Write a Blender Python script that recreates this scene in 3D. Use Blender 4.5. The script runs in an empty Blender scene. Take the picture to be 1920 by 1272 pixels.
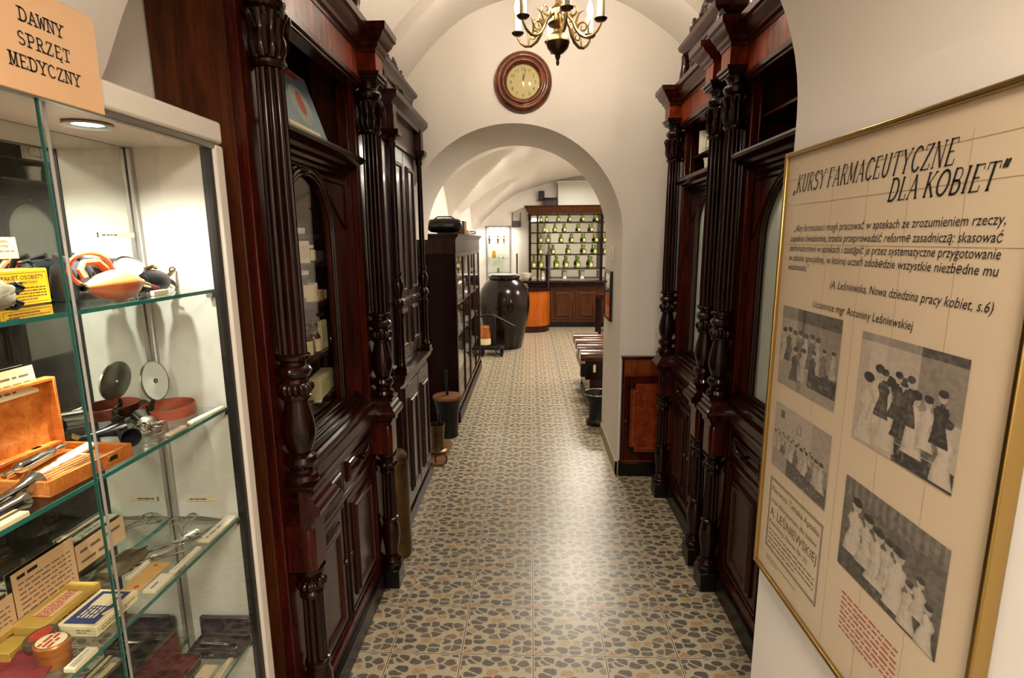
import bpy, math, random
from mathutils import Vector, Matrix
PI = math.pi
SC = bpy.context.scene
COL = SC.collection
sin, cos, sqrt = math.sin, math.cos, math.sqrt

# ------------------------------------------------------------ camera, world, lights, exposure
CAM_H = 1.706
def _camera():
    yaw, pitch, roll = -.0359, .1809, .0078
    f = Vector((sin(yaw)*cos(pitch), cos(yaw)*cos(pitch), -sin(pitch)))
    r0 = Vector((cos(yaw), -sin(yaw), 0)); d0 = f.cross(r0)
    r = cos(roll)*r0 + sin(roll)*d0; d = -sin(roll)*r0 + cos(roll)*d0
    cd = bpy.data.cameras.new('camera'); cd.sensor_width = 36; cd.lens = 36*1012/1920
    cd.clip_start = .02; cd.clip_end = 60
    co = bpy.data.objects.new('camera', cd); COL.objects.link(co)
    m = Matrix(((r.x, -d.x, -f.x, 0), (r.y, -d.y, -f.y, 0), (r.z, -d.z, -f.z, CAM_H), (0, 0, 0, 1)))
    co.matrix_world = m
    SC.camera = co
_camera()

W = bpy.data.worlds.new('world'); SC.world = W; W.use_nodes = True
W.node_tree.nodes['Background'].inputs[0].default_value = (1, .9, .8, 1)
W.node_tree.nodes['Background'].inputs[1].default_value = .02
VS = SC.view_settings
SC.display_settings.display_device = 'sRGB'
VS.view_transform = 'Standard'; VS.look = 'None'; VS.gamma = 1; VS.use_curve_mapping = False
VS.exposure = 0.28
SC.cycles.use_denoising = True
SC.cycles.max_bounces = 8; SC.cycles.diffuse_bounces = 4; SC.cycles.glossy_bounces = 5
SC.cycles.transmission_bounces = 6; SC.cycles.transparent_max_bounces = 24
SC.cycles.sample_clamp_indirect = 4; SC.cycles.caustics_reflective = False; SC.cycles.caustics_refractive = False

def light(name, kind, loc, power, color, size=.1, rot=(0, 0, 0), sy=None, spot=None, blend=.5):
    d = bpy.data.lights.new(name, kind); d.energy = power; d.color = color
    if kind == 'AREA':
        d.size = size
        if sy: d.shape = 'RECTANGLE'; d.size_y = sy
    else:
        d.shadow_soft_size = size
        if kind == 'SPOT': d.spot_size = spot; d.spot_blend = blend
    o = bpy.data.objects.new(name, d); o.location = loc; o.rotation_euler = rot; COL.objects.link(o)
    return o
WARM = (1, .83, .65)
L_NEAR, L_FAR1, L_FAR2, L_FAR3 = 58, 62, 74, 44
light('ceiling_lamp_near', 'AREA', (.2, -.4, 2.5), L_NEAR, (1, .87, .73), .5)
light('far_room_lamp_front', 'AREA', (.55, 6.3, 2.72), L_FAR1, (1, .88, .72), .5)
light('far_room_lamp_back', 'AREA', (.9, 9.2, 2.75), L_FAR2, (1, .88, .74), .6)
light('far_room_lamp_side', 'AREA', (2.9, 7.6, 2.5), L_FAR3, (1, .93, .84), .6, (0, .6, 0))

# ------------------------------------------------------------ materials
def sl(h):                                   # '#rrggbb' sRGB -> linear
    h = h.lstrip('#'); c = [int(h[i:i+2], 16)/255 for i in (0, 2, 4)]
    return tuple(x/12.92 if x <= .04045 else ((x+.055)/1.055)**2.4 for x in c)
class NT:
    def __init__(s, name):
        s.m = bpy.data.materials.new(name); s.m.use_nodes = True; s.t = s.m.node_tree
        s.b = s.t.nodes['Principled BSDF']; s.out = s.t.nodes['Material Output']
    def n(s, typ, **kw):
        nd = s.t.nodes.new(typ)
        for k, v in kw.items():
            if k.startswith('i_'): nd.inputs[k[2:].replace('_', ' ')].default_value = v
            elif k.startswith('n'): nd.inputs[int(k[1:])].default_value = v
            else: setattr(nd, k, v)
        return nd
    def l(s, a, b): s.t.links.new(a, b)
    def set(s, **kw):
        for k, v in kw.items():
            i = s.b.inputs[k.replace('_', ' ')]
            i.default_value = (*v, 1) if isinstance(v, tuple) and len(v) == 3 else v
    def coords(s, scale=(1, 1, 1), rot=(0, 0, 0)):
        tc = s.n('ShaderNodeTexCoord'); mp = s.n('ShaderNodeMapping')
        mp.inputs['Scale'].default_value = scale; mp.inputs['Rotation'].default_value = rot
        s.l(tc.outputs['Object'], mp.inputs[0]); return mp.outputs[0]
    def ramp(s, fac, stops):
        r = s.n('ShaderNodeValToRGB'); e = r.color_ramp.elements
        while len(e) < len(stops): e.new(.5)
        for q, (p, c) in zip(e, stops): q.position = p; q.color = (*c, 1)
        s.l(fac, r.inputs[0]); return r.outputs[0]
    def math(s, op, a, b=None, c=None):
        m = s.n('ShaderNodeMath', operation=op)
        for i, v in enumerate((a, b, c)):
            if v is None: continue
            if hasattr(v, 'is_linked'): s.l(v, m.inputs[i])
            else: m.inputs[i].default_value = v
        return m.outputs[0]
    def bump(s, h, st, dist=.002):
        b = s.n('ShaderNodeBump', i_Strength=st, i_Distance=dist); s.l(h, b.inputs['Height']); s.l(b.outputs[0], s.b.inputs['Normal'])
def plain(name, c, rough=.5, metal=0, coat=0, spec=.5, **kw):
    t = NT(name); c = sl(c) if isinstance(c, str) else c
    t.set(Base_Color=c, Roughness=rough, Metallic=metal, Coat_Weight=coat, Specular_IOR_Level=spec)
    t.set(**kw); return t.m
def mottled(name, c1, c2, scale=6, rough=.5, metal=0, coat=0, bump=0, stretch=(1, 1, 1), spec=.5):
    t = NT(name); v = t.coords(stretch)
    n = t.n('ShaderNodeTexNoise', i_Scale=scale, i_Detail=5.0); t.l(v, n.inputs['Vector'])
    t.l(t.ramp(n.outputs['Fac'], [(.3, sl(c1)), (.7, sl(c2))]), t.b.inputs['Base Color'])
    t.set(Roughness=rough, Metallic=metal, Coat_Weight=coat, Specular_IOR_Level=spec)
    if bump: t.bump(n.outputs['Fac'], bump)
    return t.m
def wood(name, dark, mid, light_, rough=.3, coat=.3, stretch=(14, 14, 1.2), fig=2.2, bump=.08):
    t = NT(name); v = t.coords(stretch)
    n1 = t.n('ShaderNodeTexNoise', i_Scale=fig, i_Detail=6.0, i_Roughness=.6, i_Distortion=.7); t.l(v, n1.inputs['Vector'])
    n2 = t.n('ShaderNodeTexNoise', i_Scale=fig*7, i_Detail=3.0); t.l(v, n2.inputs['Vector'])
    f = t.math('ADD', t.math('MULTIPLY', n1.outputs['Fac'], .75), t.math('MULTIPLY', n2.outputs['Fac'], .25))
    t.l(t.ramp(f, [(.34, sl(dark)), (.5, sl(mid)), (.68, sl(light_))]), t.b.inputs['Base Color'])
    t.set(Roughness=rough, Coat_Weight=coat, Coat_Roughness=.08, Specular_IOR_Level=.22)
    if bump: t.bump(n2.outputs['Fac'], bump, .001)
    return t.m
def glass(name, tint=(1, 1, 1), gloss=.08, rough=0.0, trans=1.0):
    """thin pane: lets light straight through, mirrors a little more at a glancing angle"""
    t = NT(name); t.t.nodes.remove(t.b)
    tr = t.n('ShaderNodeBsdfTransparent'); tr.inputs[0].default_value = (*tint, 1)
    gl = t.n('ShaderNodeBsdfGlossy'); gl.inputs['Roughness'].default_value = rough
    ge = t.n('ShaderNodeNewGeometry'); dt = t.n('ShaderNodeVectorMath', operation='DOT_PRODUCT'); mx = t.n('ShaderNodeMixShader')
    t.l(ge.outputs['Normal'], dt.inputs[0]); t.l(ge.outputs['Incoming'], dt.inputs[1])
    sch = t.math('MULTIPLY_ADD', t.math('POWER', t.math('SUBTRACT', 1, t.math('ABSOLUTE', dt.outputs['Value'])), 5), .96, .035)
    t.l(t.math('MULTIPLY_ADD', sch, trans, gloss*.25), mx.inputs[0])
    t.l(tr.outputs[0], mx.inputs[1]); t.l(gl.outputs[0], mx.inputs[2]); t.l(mx.outputs[0], t.out.inputs[0])
    return t.m
def emit(name, c, st):
    t = NT(name); t.set(Base_Color=c, Emission_Color=c, Emission_Strength=st); return t.m
M = {}
def plaster(name, c1, c2):
    t = NT(name); v = t.coords((1, 1, 1))
    n = t.n('ShaderNodeTexNoise', i_Scale=1.3, i_Detail=5.0); t.l(v, n.inputs['Vector'])
    n2 = t.n('ShaderNodeTexNoise', i_Scale=55.0, i_Detail=3.0); t.l(v, n2.inputs['Vector'])
    t.l(t.ramp(n.outputs['Fac'], [(.35, sl(c1)), (.65, sl(c2))]), t.b.inputs['Base Color'])
    t.set(Roughness=.75, Specular_IOR_Level=.25); t.bump(n2.outputs['Fac'], .15, .002); return t.m
M['plaster'] = plaster('white_plaster', '#eee7de', '#f3ece4')
M['mah'] = wood('mahogany', '#150504', '#280a06', '#421008', .24, .12)
M['mahred'] = wood('mahogany_red', '#1c0704', '#340d07', '#521a0b', .24, .1)
M['maht'] = wood('turned_mahogany', '#0e0403', '#190604', '#280b06', .2, .2, (9, 9, 2))
M['flame'] = wood('flame_mahogany', '#2c0c05', '#6a220c', '#a0451a', .32, .05, (9, 26, 3.2), 1.7)
M['side'] = wood('side_board', '#2a1208', '#44200e', '#5a2e14', .4, 0)
M['brownp'] = wood('brown_panel', '#2a150a', '#452410', '#5a3218', .35, .1)
M['ebony'] = wood('black_plinth', '#0a0808', '#100c0b', '#181210', .35, .1)
M['oak'] = wood('dark_oak', '#150a08', '#26110c', '#3a1a11', .34, .25)
M['cup'] = wood('black_brown_wood', '#0f0606', '#1a0908', '#2a0e0a', .3, .3)
M['cup'].node_tree.nodes['Principled BSDF'].inputs['Specular IOR Level'].default_value = .12
M['cup'].node_tree.nodes['Principled BSDF'].inputs['Coat Weight'].default_value = .05
M['inside'] = wood('cabinet_interior', '#120705', '#1e0c07', '#2c130b', .5, 0)
M['walnut'] = wood('walnut_panel', '#4a2010', '#74340f', '#8f4718', .4, .15, (12, 12, 1.5))
M['burl'] = wood('burl_panel', '#5a1f0c', '#7e3212', '#93451d', .38, .2, (5, 5, 4), 5)
M['orange'] = wood('orange_veneer', '#8a3c06', '#a04e0a', '#b26014', .35, .2, (12, 12, .8), 1.6)
M['boxwood'] = wood('orange_box_wood', '#9c5318', '#b9682a', '#cf8340', .4, .2, (3, 14, 14), 2.5)
M['pale'] = wood('pale_wood', '#b98a52', '#c99b62', '#d8b27c', .5, 0, (3, 14, 14), 2.5)
M['lid'] = wood('lid_wood', '#54371f', '#6f4a2b', '#86603a', .5, 0, (4, 14, 4), 2.5)
M['bench'] = wood('polished_bench_wood', '#2a120b', '#472013', '#6b3a22', .18, .6, (1.5, 14, 14), 2.5)
M['brass'] = mottled('old_brass', '#6f5a36', '#a98d58', 7, .35, 1)
M['brassb'] = mottled('bright_brass', '#b98b2e', '#dcb75a', 9, .22, 1)
M['bronze'] = mottled('dark_bronze', '#3a3028', '#5a4a38', 9, .3, 1)
M['gold'] = plain('gold_frame_metal', '#b89a5e', .28, 1)
M['copper'] = mottled('tarnished_brown_metal', '#4a3826', '#77603f', 8, .38, .85)
M['iron'] = mottled('black_iron', '#0d0e0e', '#1a1b1a', 8, .45, .4)
M['chrome'] = plain('chrome', '#c9c9c4', .12, 1)
M['steel'] = plain('satin_steel', '#a9a79e', .28, 1)
M['alu'] = plain('grey_aluminium', '#a6a29c', .38, .6)
M['aluw'] = plain('pale_coated_metal', '#d6cfc4', .45, 0)
M['blackgap'] = plain('black_seal', '#0c0c0c', .4)
M['white'] = plain('white_panel', '#dcdcd0', .35)
M['mirror'] = plain('mirror', '#e2e6e2', .01, 1)
M['mirrord'] = plain('old_mirror', '#b9bcb4', .04, 1)
M['glass'] = glass('clear_glass', (.98, .99, .98), .03)
M['shelfglass'] = glass('shelf_glass', (.965, .985, .975), .10)
M['glassedge'] = plain('green_glass_edge', '#2f6a60', .15, 0, 0, .6)
M['frost'] = mottled('grey_green_glass', '#bcc7be', '#c8d2c9', 3, .22, 0, .3)
M['card'] = plain('cream_card', '#e8d9ac', .6)
M['cardw'] = plain('white_card', '#f2ead2', .6)
M['cardp'] = plain('peach_card', '#dcb78c', .6)
M['ink'] = plain('black_ink', '#1c1a18', .7)
M['inkg'] = plain('grey_ink', '#6b5f52', .7)
M['redink'] = plain('red_ink', '#b23a26', .7)
M['blueink'] = plain('blue_ink', '#2b3a6b', .7)
M['greenink'] = plain('green_ink', '#4d7a35', .7)
M['rubber'] = mottled('orange_rubber', '#a04a20', '#bb5f2c', 12, .42, 0, .1)
M['leather'] = mottled('black_leather', '#14161a', '#24262c', 25, .4, 0, .1, .15)
M['tan'] = mottled('red_brown_strap', '#9c4a34', '#b05a40', 20, .5)
M['purse'] = mottled('grey_brown_hide', '#3b3322', '#63573a', 14, .7, 0, 0, .4, (3, 1, 1))
M['velvetred'] = mottled('red_velvet', '#3d0d0c', '#651414', 18, .9, 0, 0, .3)
M['velvet'] = mottled('purple_velvet', '#1e1320', '#332033', 18, .9, 0, 0, .3)
M['cloth'] = mottled('crimson_cloth', '#5a0f14', '#8a1c22', 9, .85, 0, 0, .5)
M['canvas'] = mottled('cream_canvas', '#8d8670', '#aaa287', 18, .8, 0, 0, .4)
M['yellow'] = mottled('yellow_card_box', '#cf9f12', '#dcae1e', 9, .5)
M['ochre'] = mottled('aged_yellow_card', '#a9852f', '#c4a04a', 6, .6)
M['manila'] = mottled('manila_paper', '#cf9e58', '#e0b673', 4, .65)
M['amberw'] = mottled('amber_tin', '#93501a', '#b06a2a', 8, .35, .3)
M['amber'] = plain('brown_bottle_glass', '#2a0e05', .08, 0, .3, .6)
M['black'] = plain('black_plastic', '#0e0e10', .25)
M['blackm'] = plain('black_matt', '#131312', .55)
M['grey'] = plain('grey_plastic', '#4a4c50', .5)
M['porc'] = plain('white_porcelain', '#e8e4d8', .18, 0, .3)
M['cream'] = plain('cream_bowl', '#d9d2bf', .25)
M['urn'] = mottled('brown_glazed_stoneware', '#120806', '#1c0f0b', 4, .2, 0, .1, 0, (1, 1, 1), .3)
M['green'] = NT('green_bottle_glass').m
def _green():
    t = NT('green_glass'); t.set(Base_Color=sl('#b4c860'), Roughness=.06, Transmission_Weight=.8, IOR=1.3, Specular_IOR_Level=.6); return t.m
M['green'] = _green()
M['clear'] = glass('jar_glass', (.9, .93, .9), .25)
M['label'] = mottled('cream_label', '#cfc08c', '#dccf9f', 14, .6)
M['paper'] = mottled('poster_paper', '#dcc7a8', '#e4d0b2', 3, .6)
M['board'] = mottled('peach_sign_board', '#d3a87c', '#dbb288', 5, .55)
M['dial'] = plain('clock_dial', '#d8c486', .5)
M['clockw'] = wood('clock_wood', '#3d1a0c', '#5e2c14', '#7d4320', .3, .4, (6, 6, 6))
M['cand'] = plain('candle_sleeve', '#efe6cf', .5)
M['sock'] = mottled('stone_skirting', '#8f886e', '#a49c80', 6, .5)
M['bulb'] = emit('lit_bulb', (1, .86, .62), 40)
M['led'] = emit('led_lens', (1, .98, .94), 25)
M['tray'] = plain('pale_tray', '#cfd2d2', .3)

def _floor():
    t = NT('pebble_tiles'); tc = t.n('ShaderNodeTexCoord'); sp = t.n('ShaderNodeSeparateXYZ'); t.l(tc.outputs['Object'], sp.inputs[0])
    T = .3
    fx = t.math('FRACT', t.math('DIVIDE', t.math('ADD', sp.outputs[0], 30-.0063), T))
    fy = t.math('FRACT', t.math('DIVIDE', t.math('ADD', sp.outputs[1], 30-1.98), T))
    cv = t.n('ShaderNodeCombineXYZ'); t.l(t.math('MULTIPLY', fx, 5.6), cv.inputs[0]); t.l(t.math('MULTIPLY', fy, 8.6), cv.inputs[1])
    nz = t.n('ShaderNodeTexNoise', i_Scale=1.1, i_Detail=1.0); t.l(cv.outputs[0], nz.inputs['Vector'])
    wob = t.n('ShaderNodeVectorMath', operation='MULTIPLY_ADD'); t.l(nz.outputs['Color'], wob.inputs[0]); wob.inputs[1].default_value = (.5, .5, 0); t.l(cv.outputs[0], wob.inputs[2])
    v1 = t.n('ShaderNodeTexVoronoi', feature='DISTANCE_TO_EDGE', voronoi_dimensions='2D', i_Scale=1.0, i_Randomness=.9); t.l(wob.outputs[0], v1.inputs['Vector'])
    v2 = t.n('ShaderNodeTexVoronoi', feature='F1', voronoi_dimensions='2D', i_Scale=1.0, i_Randomness=.9); t.l(wob.outputs[0], v2.inputs['Vector'])
    vr = t.n('ShaderNodeSeparateColor'); t.l(v2.outputs['Color'], vr.inputs[0])
    thr = t.math('MULTIPLY_ADD', vr.outputs[1], .06, .05)
    rad = t.math('MULTIPLY_ADD', vr.outputs[2], .16, .40)
    ins = t.math('MINIMUM', t.math('SUBTRACT', v1.outputs['Distance'], thr), t.math('MULTIPLY', t.math('SUBTRACT', rad, v2.outputs['Distance']), .8))
    stone = t.math('GREATER_THAN', ins, 0)
    st = t.ramp(vr.outputs[0], [(.0, sl('#5d544b')), (.30, sl('#6b6157')), (.55, sl('#585550')), (.78, sl('#74695c')), (.86, sl('#a98468')), (.97, sl('#ac9468'))])
    n2 = t.n('ShaderNodeTexNoise', i_Scale=90.0, i_Detail=3.0); t.l(tc.outputs['Object'], n2.inputs['Vector'])
    mot = t.n('ShaderNodeMix', data_type='RGBA', blend_type='OVERLAY'); mot.inputs[0].default_value = .7; t.l(st, mot.inputs[6]); t.l(n2.outputs['Fac'], mot.inputs[7])
    base = t.ramp(n2.outputs['Fac'], [(.3, sl('#aca38a')), (.7, sl('#b9b098'))])
    m1 = t.n('ShaderNodeMix', data_type='RGBA'); t.l(stone, m1.inputs[0]); t.l(base, m1.inputs[6]); t.l(mot.outputs[2], m1.inputs[7])
    ex = t.math('MINIMUM', fx, t.math('SUBTRACT', 1, fx)); ey = t.math('MINIMUM', fy, t.math('SUBTRACT', 1, fy))
    ed = t.math('MINIMUM', ex, ey)
    gr = t.math('LESS_THAN', ed, .0065); rim = t.math('LESS_THAN', ed, .020)
    m2 = t.n('ShaderNodeMix', data_type='RGBA'); t.l(rim, m2.inputs[0]); t.l(m1.outputs[2], m2.inputs[6]); m2.inputs[7].default_value = (*sl('#c6bba2'), 1)
    m3 = t.n('ShaderNodeMix', data_type='RGBA'); t.l(gr, m3.inputs[0]); t.l(m2.outputs[2], m3.inputs[6]); m3.inputs[7].default_value = (*sl('#4d3b24'), 1)
    t.l(m3.outputs[2], t.b.inputs['Base Color'])
    t.set(Roughness=.3, Specular_IOR_Level=.5)
    t.l(t.math('MULTIPLY_ADD', n2.outputs['Fac'], .12, .26), t.b.inputs['Roughness'])
    t.bump(t.math('SUBTRACT', 1, gr), .5, .001)
    return t.m
M['floor'] = _floor()

# ------------------------------------------------------------ mesh helpers
class B:
    def __init__(s): s.v = []; s.f = []
    def add(s, vs, fs):
        k = len(s.v); s.v += [tuple(p) for p in vs]; s.f += [tuple(i+k for i in f) for f in fs]; return k
    def box(s, x0, x1, y0, y1, z0, z1):
        if x0 > x1: x0, x1 = x1, x0
        if y0 > y1: y0, y1 = y1, y0
        if z0 > z1: z0, z1 = z1, z0
        s.add([(x0, y0, z0), (x1, y0, z0), (x1, y1, z0), (x0, y1, z0), (x0, y0, z1), (x1, y0, z1), (x1, y1, z1), (x0, y1, z1)],
              [(3, 2, 1, 0), (4, 5, 6, 7), (0, 1, 5, 4), (1, 2, 6, 5), (2, 3, 7, 6), (3, 0, 4, 7)]); return s
    def obox(s, M_, a, b, c):
        k = len(s.v); s.box(-a/2, a/2, -b/2, b/2, -c/2, c/2)
        for i in range(k, len(s.v)): s.v[i] = tuple(M_ @ Vector(s.v[i]))
        return s
    def lathe(s, prof, c=(0, 0, 0), n=24, rf=None, capb=True, capt=True):
        k = len(s.v); rows = []
        for j, (r, z) in enumerate(prof):
            for i in range(n):
                a = 2*PI*i/n; q = r*(rf(a, j, z) if rf else 1)
                s.v.append((c[0]+q*cos(a), c[1]+q*sin(a), c[2]+z))
        m = len(prof)
        for j in range(m-1):
            for i in range(n):
                a, b = k+j*n+i, k+j*n+(i+1) % n
                s.f.append((a, b, b+n, a+n))
        if capb and prof[0][0] > 1e-5: s.f.append(tuple(k+i for i in reversed(range(n))))
        if capt and prof[-1][0] > 1e-5: s.f.append(tuple(k+(m-1)*n+i for i in range(n)))
        return s
    def tube(s, pts, r, n=8, closed=False, cap=True):
        pts = [Vector(p) for p in pts]; m = len(pts)
        rr = r if isinstance(r, (list, tuple)) else [r]*m
        k = len(s.v); up = None
        for j, p in enumerate(pts):
            a = pts[j-1] if (j or closed) else p; b = pts[(j+1) % m] if (j < m-1 or closed) else p
            t = (b-a).normalized() if (b-a).length > 1e-9 else Vector((0, 0, 1))
            if up is None:
                up = Vector((0, 0, 1)) if abs(t.z) < .9 else Vector((1, 0, 0))
            x = (up - t*up.dot(t))
            if x.length < 1e-6: x = t.orthogonal()
            x.normalize(); y = t.cross(x); up = x
            for i in range(n):
                q = 2*PI*i/n; s.v.append(tuple(p + x*(rr[j]*cos(q)) + y*(rr[j]*sin(q))))
        for j in range(m if closed else m-1):
            for i in range(n):
                a, b = k+j*n+i, k+j*n+(i+1) % n; c, d = k+((j+1) % m)*n+i, k+((j+1) % m)*n+(i+1) % n
                s.f.append((a, b, d, c))
        if cap and not closed:
            s.f.append(tuple(k+i for i in reversed(range(n)))); s.f.append(tuple(k+(m-1)*n+i for i in range(n)))
        return s
    def prism(s, poly, d0, d1, plane='xy'):
        def P(u, v, d): return (u, v, d) if plane == 'xy' else (u, d, v) if plane == 'xz' else (d, u, v)
        n = len(poly); k = len(s.v)
        s.v += [P(u, v, d0) for u, v in poly] + [P(u, v, d1) for u, v in poly]
        s.f.append(tuple(k+i for i in reversed(range(n)))); s.f.append(tuple(k+n+i for i in range(n)))
        for i in range(n): j = (i+1) % n; s.f.append((k+i, k+j, k+n+j, k+n+i))
        return s
    def mould(s, prof, path, closed=False):
        """sweep prof [(out, z)] along plan path [(x, y)]; out = to the right-hand side of travel"""
        P = [Vector(p) for p in path]; m = len(P); k = len(s.v); n = len(prof)
        for j in range(m):
            d1 = (P[j]-P[j-1]).normalized() if (j or closed) else (P[1]-P[0]).normalized()
            d2 = (P[(j+1) % m]-P[j]).normalized() if (j < m-1 or closed) else d1
            n1 = Vector((d1.y, -d1.x)); n2 = Vector((d2.y, -d2.x)); mt = n1+n2
            mt = mt/max(.3, 1+n1.dot(n2))
            for o, z in prof: s.v.append((P[j].x+mt.x*o, P[j].y+mt.y*o, z))
        for j in range(m if closed else m-1):
            a, b = k+j*n, k+((j+1) % m)*n
            for i in range(n-1): s.f.append((a+i, b+i, b+i+1, a+i+1))
            s.f.append((a+n-1, b+n-1, b, a))
        if not closed:
            s.f.append(tuple(k+i for i in range(n))); s.f.append(tuple(k+(m-1)*n+i for i in reversed(range(n))))
        return s
    def ribbon(s, pts, w, z=0.0, org=(0, 0, 0), ux=(1, 0, 0), uy=(0, 1, 0)):
        """flat printed stroke in the plane (ux, uy)"""
        ux, uy, og = Vector(ux), Vector(uy), Vector(org); nn = ux.cross(uy).normalized()*z
        P = [Vector(p) for p in pts]; m = len(P); k = len(s.v)
        for j in range(m):
            a = P[j-1] if j else P[j]; b = P[j+1] if j < m-1 else P[j]
            t = (b-a); t = t.normalized() if t.length > 1e-9 else Vector((1, 0)); nr = Vector((-t.y, t.x))*(w/2)
            q = P[j]
            if j == 0: q = q - t*(w*.3)
            if j == m-1: q = q + t*(w*.3)
            for g in (q-nr, q+nr): s.v.append(tuple(og+ux*g.x+uy*g.y+nn))
        for j in range(m-1): a = k+2*j; s.f.append((a, a+2, a+3, a+1))
        return s
    def xf(s, mtx, k=0):
        for i in range(k, len(s.v)): s.v[i] = tuple(mtx @ Vector(s.v[i]))
        return s
    def build(s, name, m, parent=None, smooth=.6, bevel=0, loc=None, seg=1):
        me = bpy.data.meshes.new(name); me.from_pydata(s.v, [], s.f); me.validate(); me.update()
        me.materials.append(M[m] if isinstance(m, str) else m)
        if smooth:
            me.shade_smooth(); me.set_sharp_from_angle(angle=smooth)
        o = bpy.data.objects.new(name, me); COL.objects.link(o)
        if parent: o.parent = parent
        if loc is not None: o.location = loc
        if bevel:
            b = o.modifiers.new('edge', 'BEVEL'); b.width = bevel; b.segments = seg; b.limit_method = 'ANGLE'; b.angle_limit = .6
        return o
def tag(o, label, cat, group=None):
    o['label'] = label; o['category'] = cat
    if group: o['group'] = group
    return o
def thing(name, label, cat, loc=(0, 0, 0), rz=0, group=None, rot=None):
    o = bpy.data.objects.new(name, None); COL.objects.link(o); o.location = loc
    o.rotation_euler = rot if rot else (0, 0, rz); o.empty_display_size = .05
    return tag(o, label, cat, group)
def struct(name, b, m, **k):
    o = b.build(name, m, **k); o['kind'] = 'structure'; return o
KIDS = {}
def copy_tree(o, parent=None):
    c = o.copy(); COL.objects.link(c)
    if parent: c.parent = parent
    for ch in list(o.children): copy_tree(ch, c)
    return c
def arcp(cx, cy, rx, ry, a0, a1, n=12):
    return [(cx+rx*cos(math.radians(a0+(a1-a0)*i/n)), cy+ry*sin(math.radians(a0+(a1-a0)*i/n))) for i in range(n+1)]
def look(loc, rx=0, ry=0, rz=0):
    return Matrix.Translation(loc) @ Matrix.Rotation(rz, 4, 'Z') @ Matrix.Rotation(ry, 4, 'Y') @ Matrix.Rotation(rx, 4, 'X')

# ------------------------------------------------------------ lettering
def glyphs():
    A = arcp
    return {
     'A': (.78, [('l', [(.1, 0), (.39, 1)]), ('h', [(.39, 1), (.70, 0)]), ('l', [(.22, .36), (.57, .36)])], [(.1, 0), (.70, 0)]),
     'B': (.68, [('h', [(.15, 0), (.15, 1)]), ('l', [(.15, 1), (.38, 1)]+A(.38, .76, .18, .24, 90, -90, 8)+[(.15, .52)]), ('h', [(.15, .52), (.38, .52)]+A(.38, .26, .22, .26, 90, -90, 8)+[(.15, 0)])], []),
     'C': (.74, [('h', A(.42, .5, .32, .5, 45, 315, 16))], []),
     'D': (.78, [('h', [(.15, 0), (.15, 1)]), ('h', [(.12, 1), (.36, 1)]+A(.36, .5, .34, .5, 90, -90, 12)+[(.12, 0)])], [(.12, 0), (.12, 1)]),
     'E': (.66, [('h', [(.15, 0), (.15, 1)]), ('l', [(.08, 1), (.56, 1), (.56, .82)]), ('l', [(.15, .52), (.44, .52)]), ('l', [(.08, 0), (.60, 0), (.60, .2)])], []),
     'F': (.62, [('h', [(.15, 0), (.15, 1)]), ('l', [(.08, 1), (.56, 1), (.56, .82)]), ('l', [(.15, .5), (.44, .5)])], [(.15, 0)]),
     'I': (.36, [('h', [(.18, 0), (.18, 1)])], [(.18, 0), (.18, 1)]),
     'K': (.74, [('h', [(.15, 0), (.15, 1)]), ('l', [(.15, .42), (.60, 1)]), ('h', [(.28, .56), (.66, 0)])], [(.15, 0), (.15, 1), (.60, 1), (.66, 0)]),
     'L': (.62, [('h', [(.15, 0), (.15, 1)]), ('l', [(.06, 0), (.56, 0), (.56, .22)])], [(.15, 1)]),
     'M': (.92, [('l', [(.14, 0), (.14, 1)]), ('h', [(.14, 1), (.45, .12)]), ('l', [(.45, .12), (.76, 1)]), ('h', [(.76, 1), (.76, 0)])], [(.14, 0), (.14, 1), (.76, 0), (.76, 1)]),
     'N': (.82, [('l', [(.14, 0), (.14, 1)]), ('h', [(.14, 1), (.66, 0)]), ('l', [(.66, 0), (.66, 1)])], [(.14, 0), (.14, 1), (.66, 1)]),
     'O': (.82, [('h', A(.41, .5, .34, .5, 90, 450, 22))], []),
     'P': (.66, [('h', [(.15, 0), (.15, 1)]), ('l', [(.1, 1), (.36, 1)]+A(.36, .73, .22, .27, 90, -90, 10)+[(.15, .46)])], [(.15, 0), (.13, 1)]),
     'R': (.74, [('h', [(.15, 0), (.15, 1)]), ('l', [(.1, 1), (.36, 1)]+A(.36, .75, .2, .25, 90, -90, 10)+[(.15, .5)]), ('h', [(.36, .5), (.64, 0)])], [(.15, 0), (.66, 0)]),
     'S': (.62, [('h', A(.31, .75, .21, .25, 35, 270, 12)+A(.31, .25, .23, .25, 90, -145, 12)[1:])], []),
     'T': (.72, [('h', [(.36, 0), (.36, 1)]), ('l', [(.06, .78), (.06, 1), (.66, 1), (.66, .78)])], [(.36, 0)]),
     'U': (.80, [('h', [(.16, 1), (.16, .3)]+A(.39, .3, .23, .3, 180, 360, 12)+[(.62, 1)])], [(.16, 1), (.62, 1)]),
     'W': (1.02, [('h', [(.08, 1), (.28, 0)]), ('l', [(.28, 0), (.51, .85)]), ('h', [(.51, .85), (.72, 0)]), ('l', [(.72, 0), (.94, 1)])], [(.08, 1), (.94, 1)]),
     'Y': (.74, [('h', [(.08, 1), (.37, .48), (.37, 0)]), ('l', [(.37, .48), (.66, 1)])], [(.08, 1), (.66, 1), (.37, 0)]),
     'Z': (.68, [('l', [(.12, .8), (.12, 1), (.58, 1)]), ('h', [(.58, 1), (.1, 0)]), ('l', [(.1, 0), (.60, 0), (.60, .2)])], []),
     ',,': (.34, [('h', [(.08, .1), (.02, -.14)]), ('h', [(.22, .1), (.16, -.14)])], []),
     '"': (.36, [('h', [(.12, 1.02), (.06, .78)]), ('h', [(.27, 1.02), (.21, .78)])], []),
    }
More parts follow.
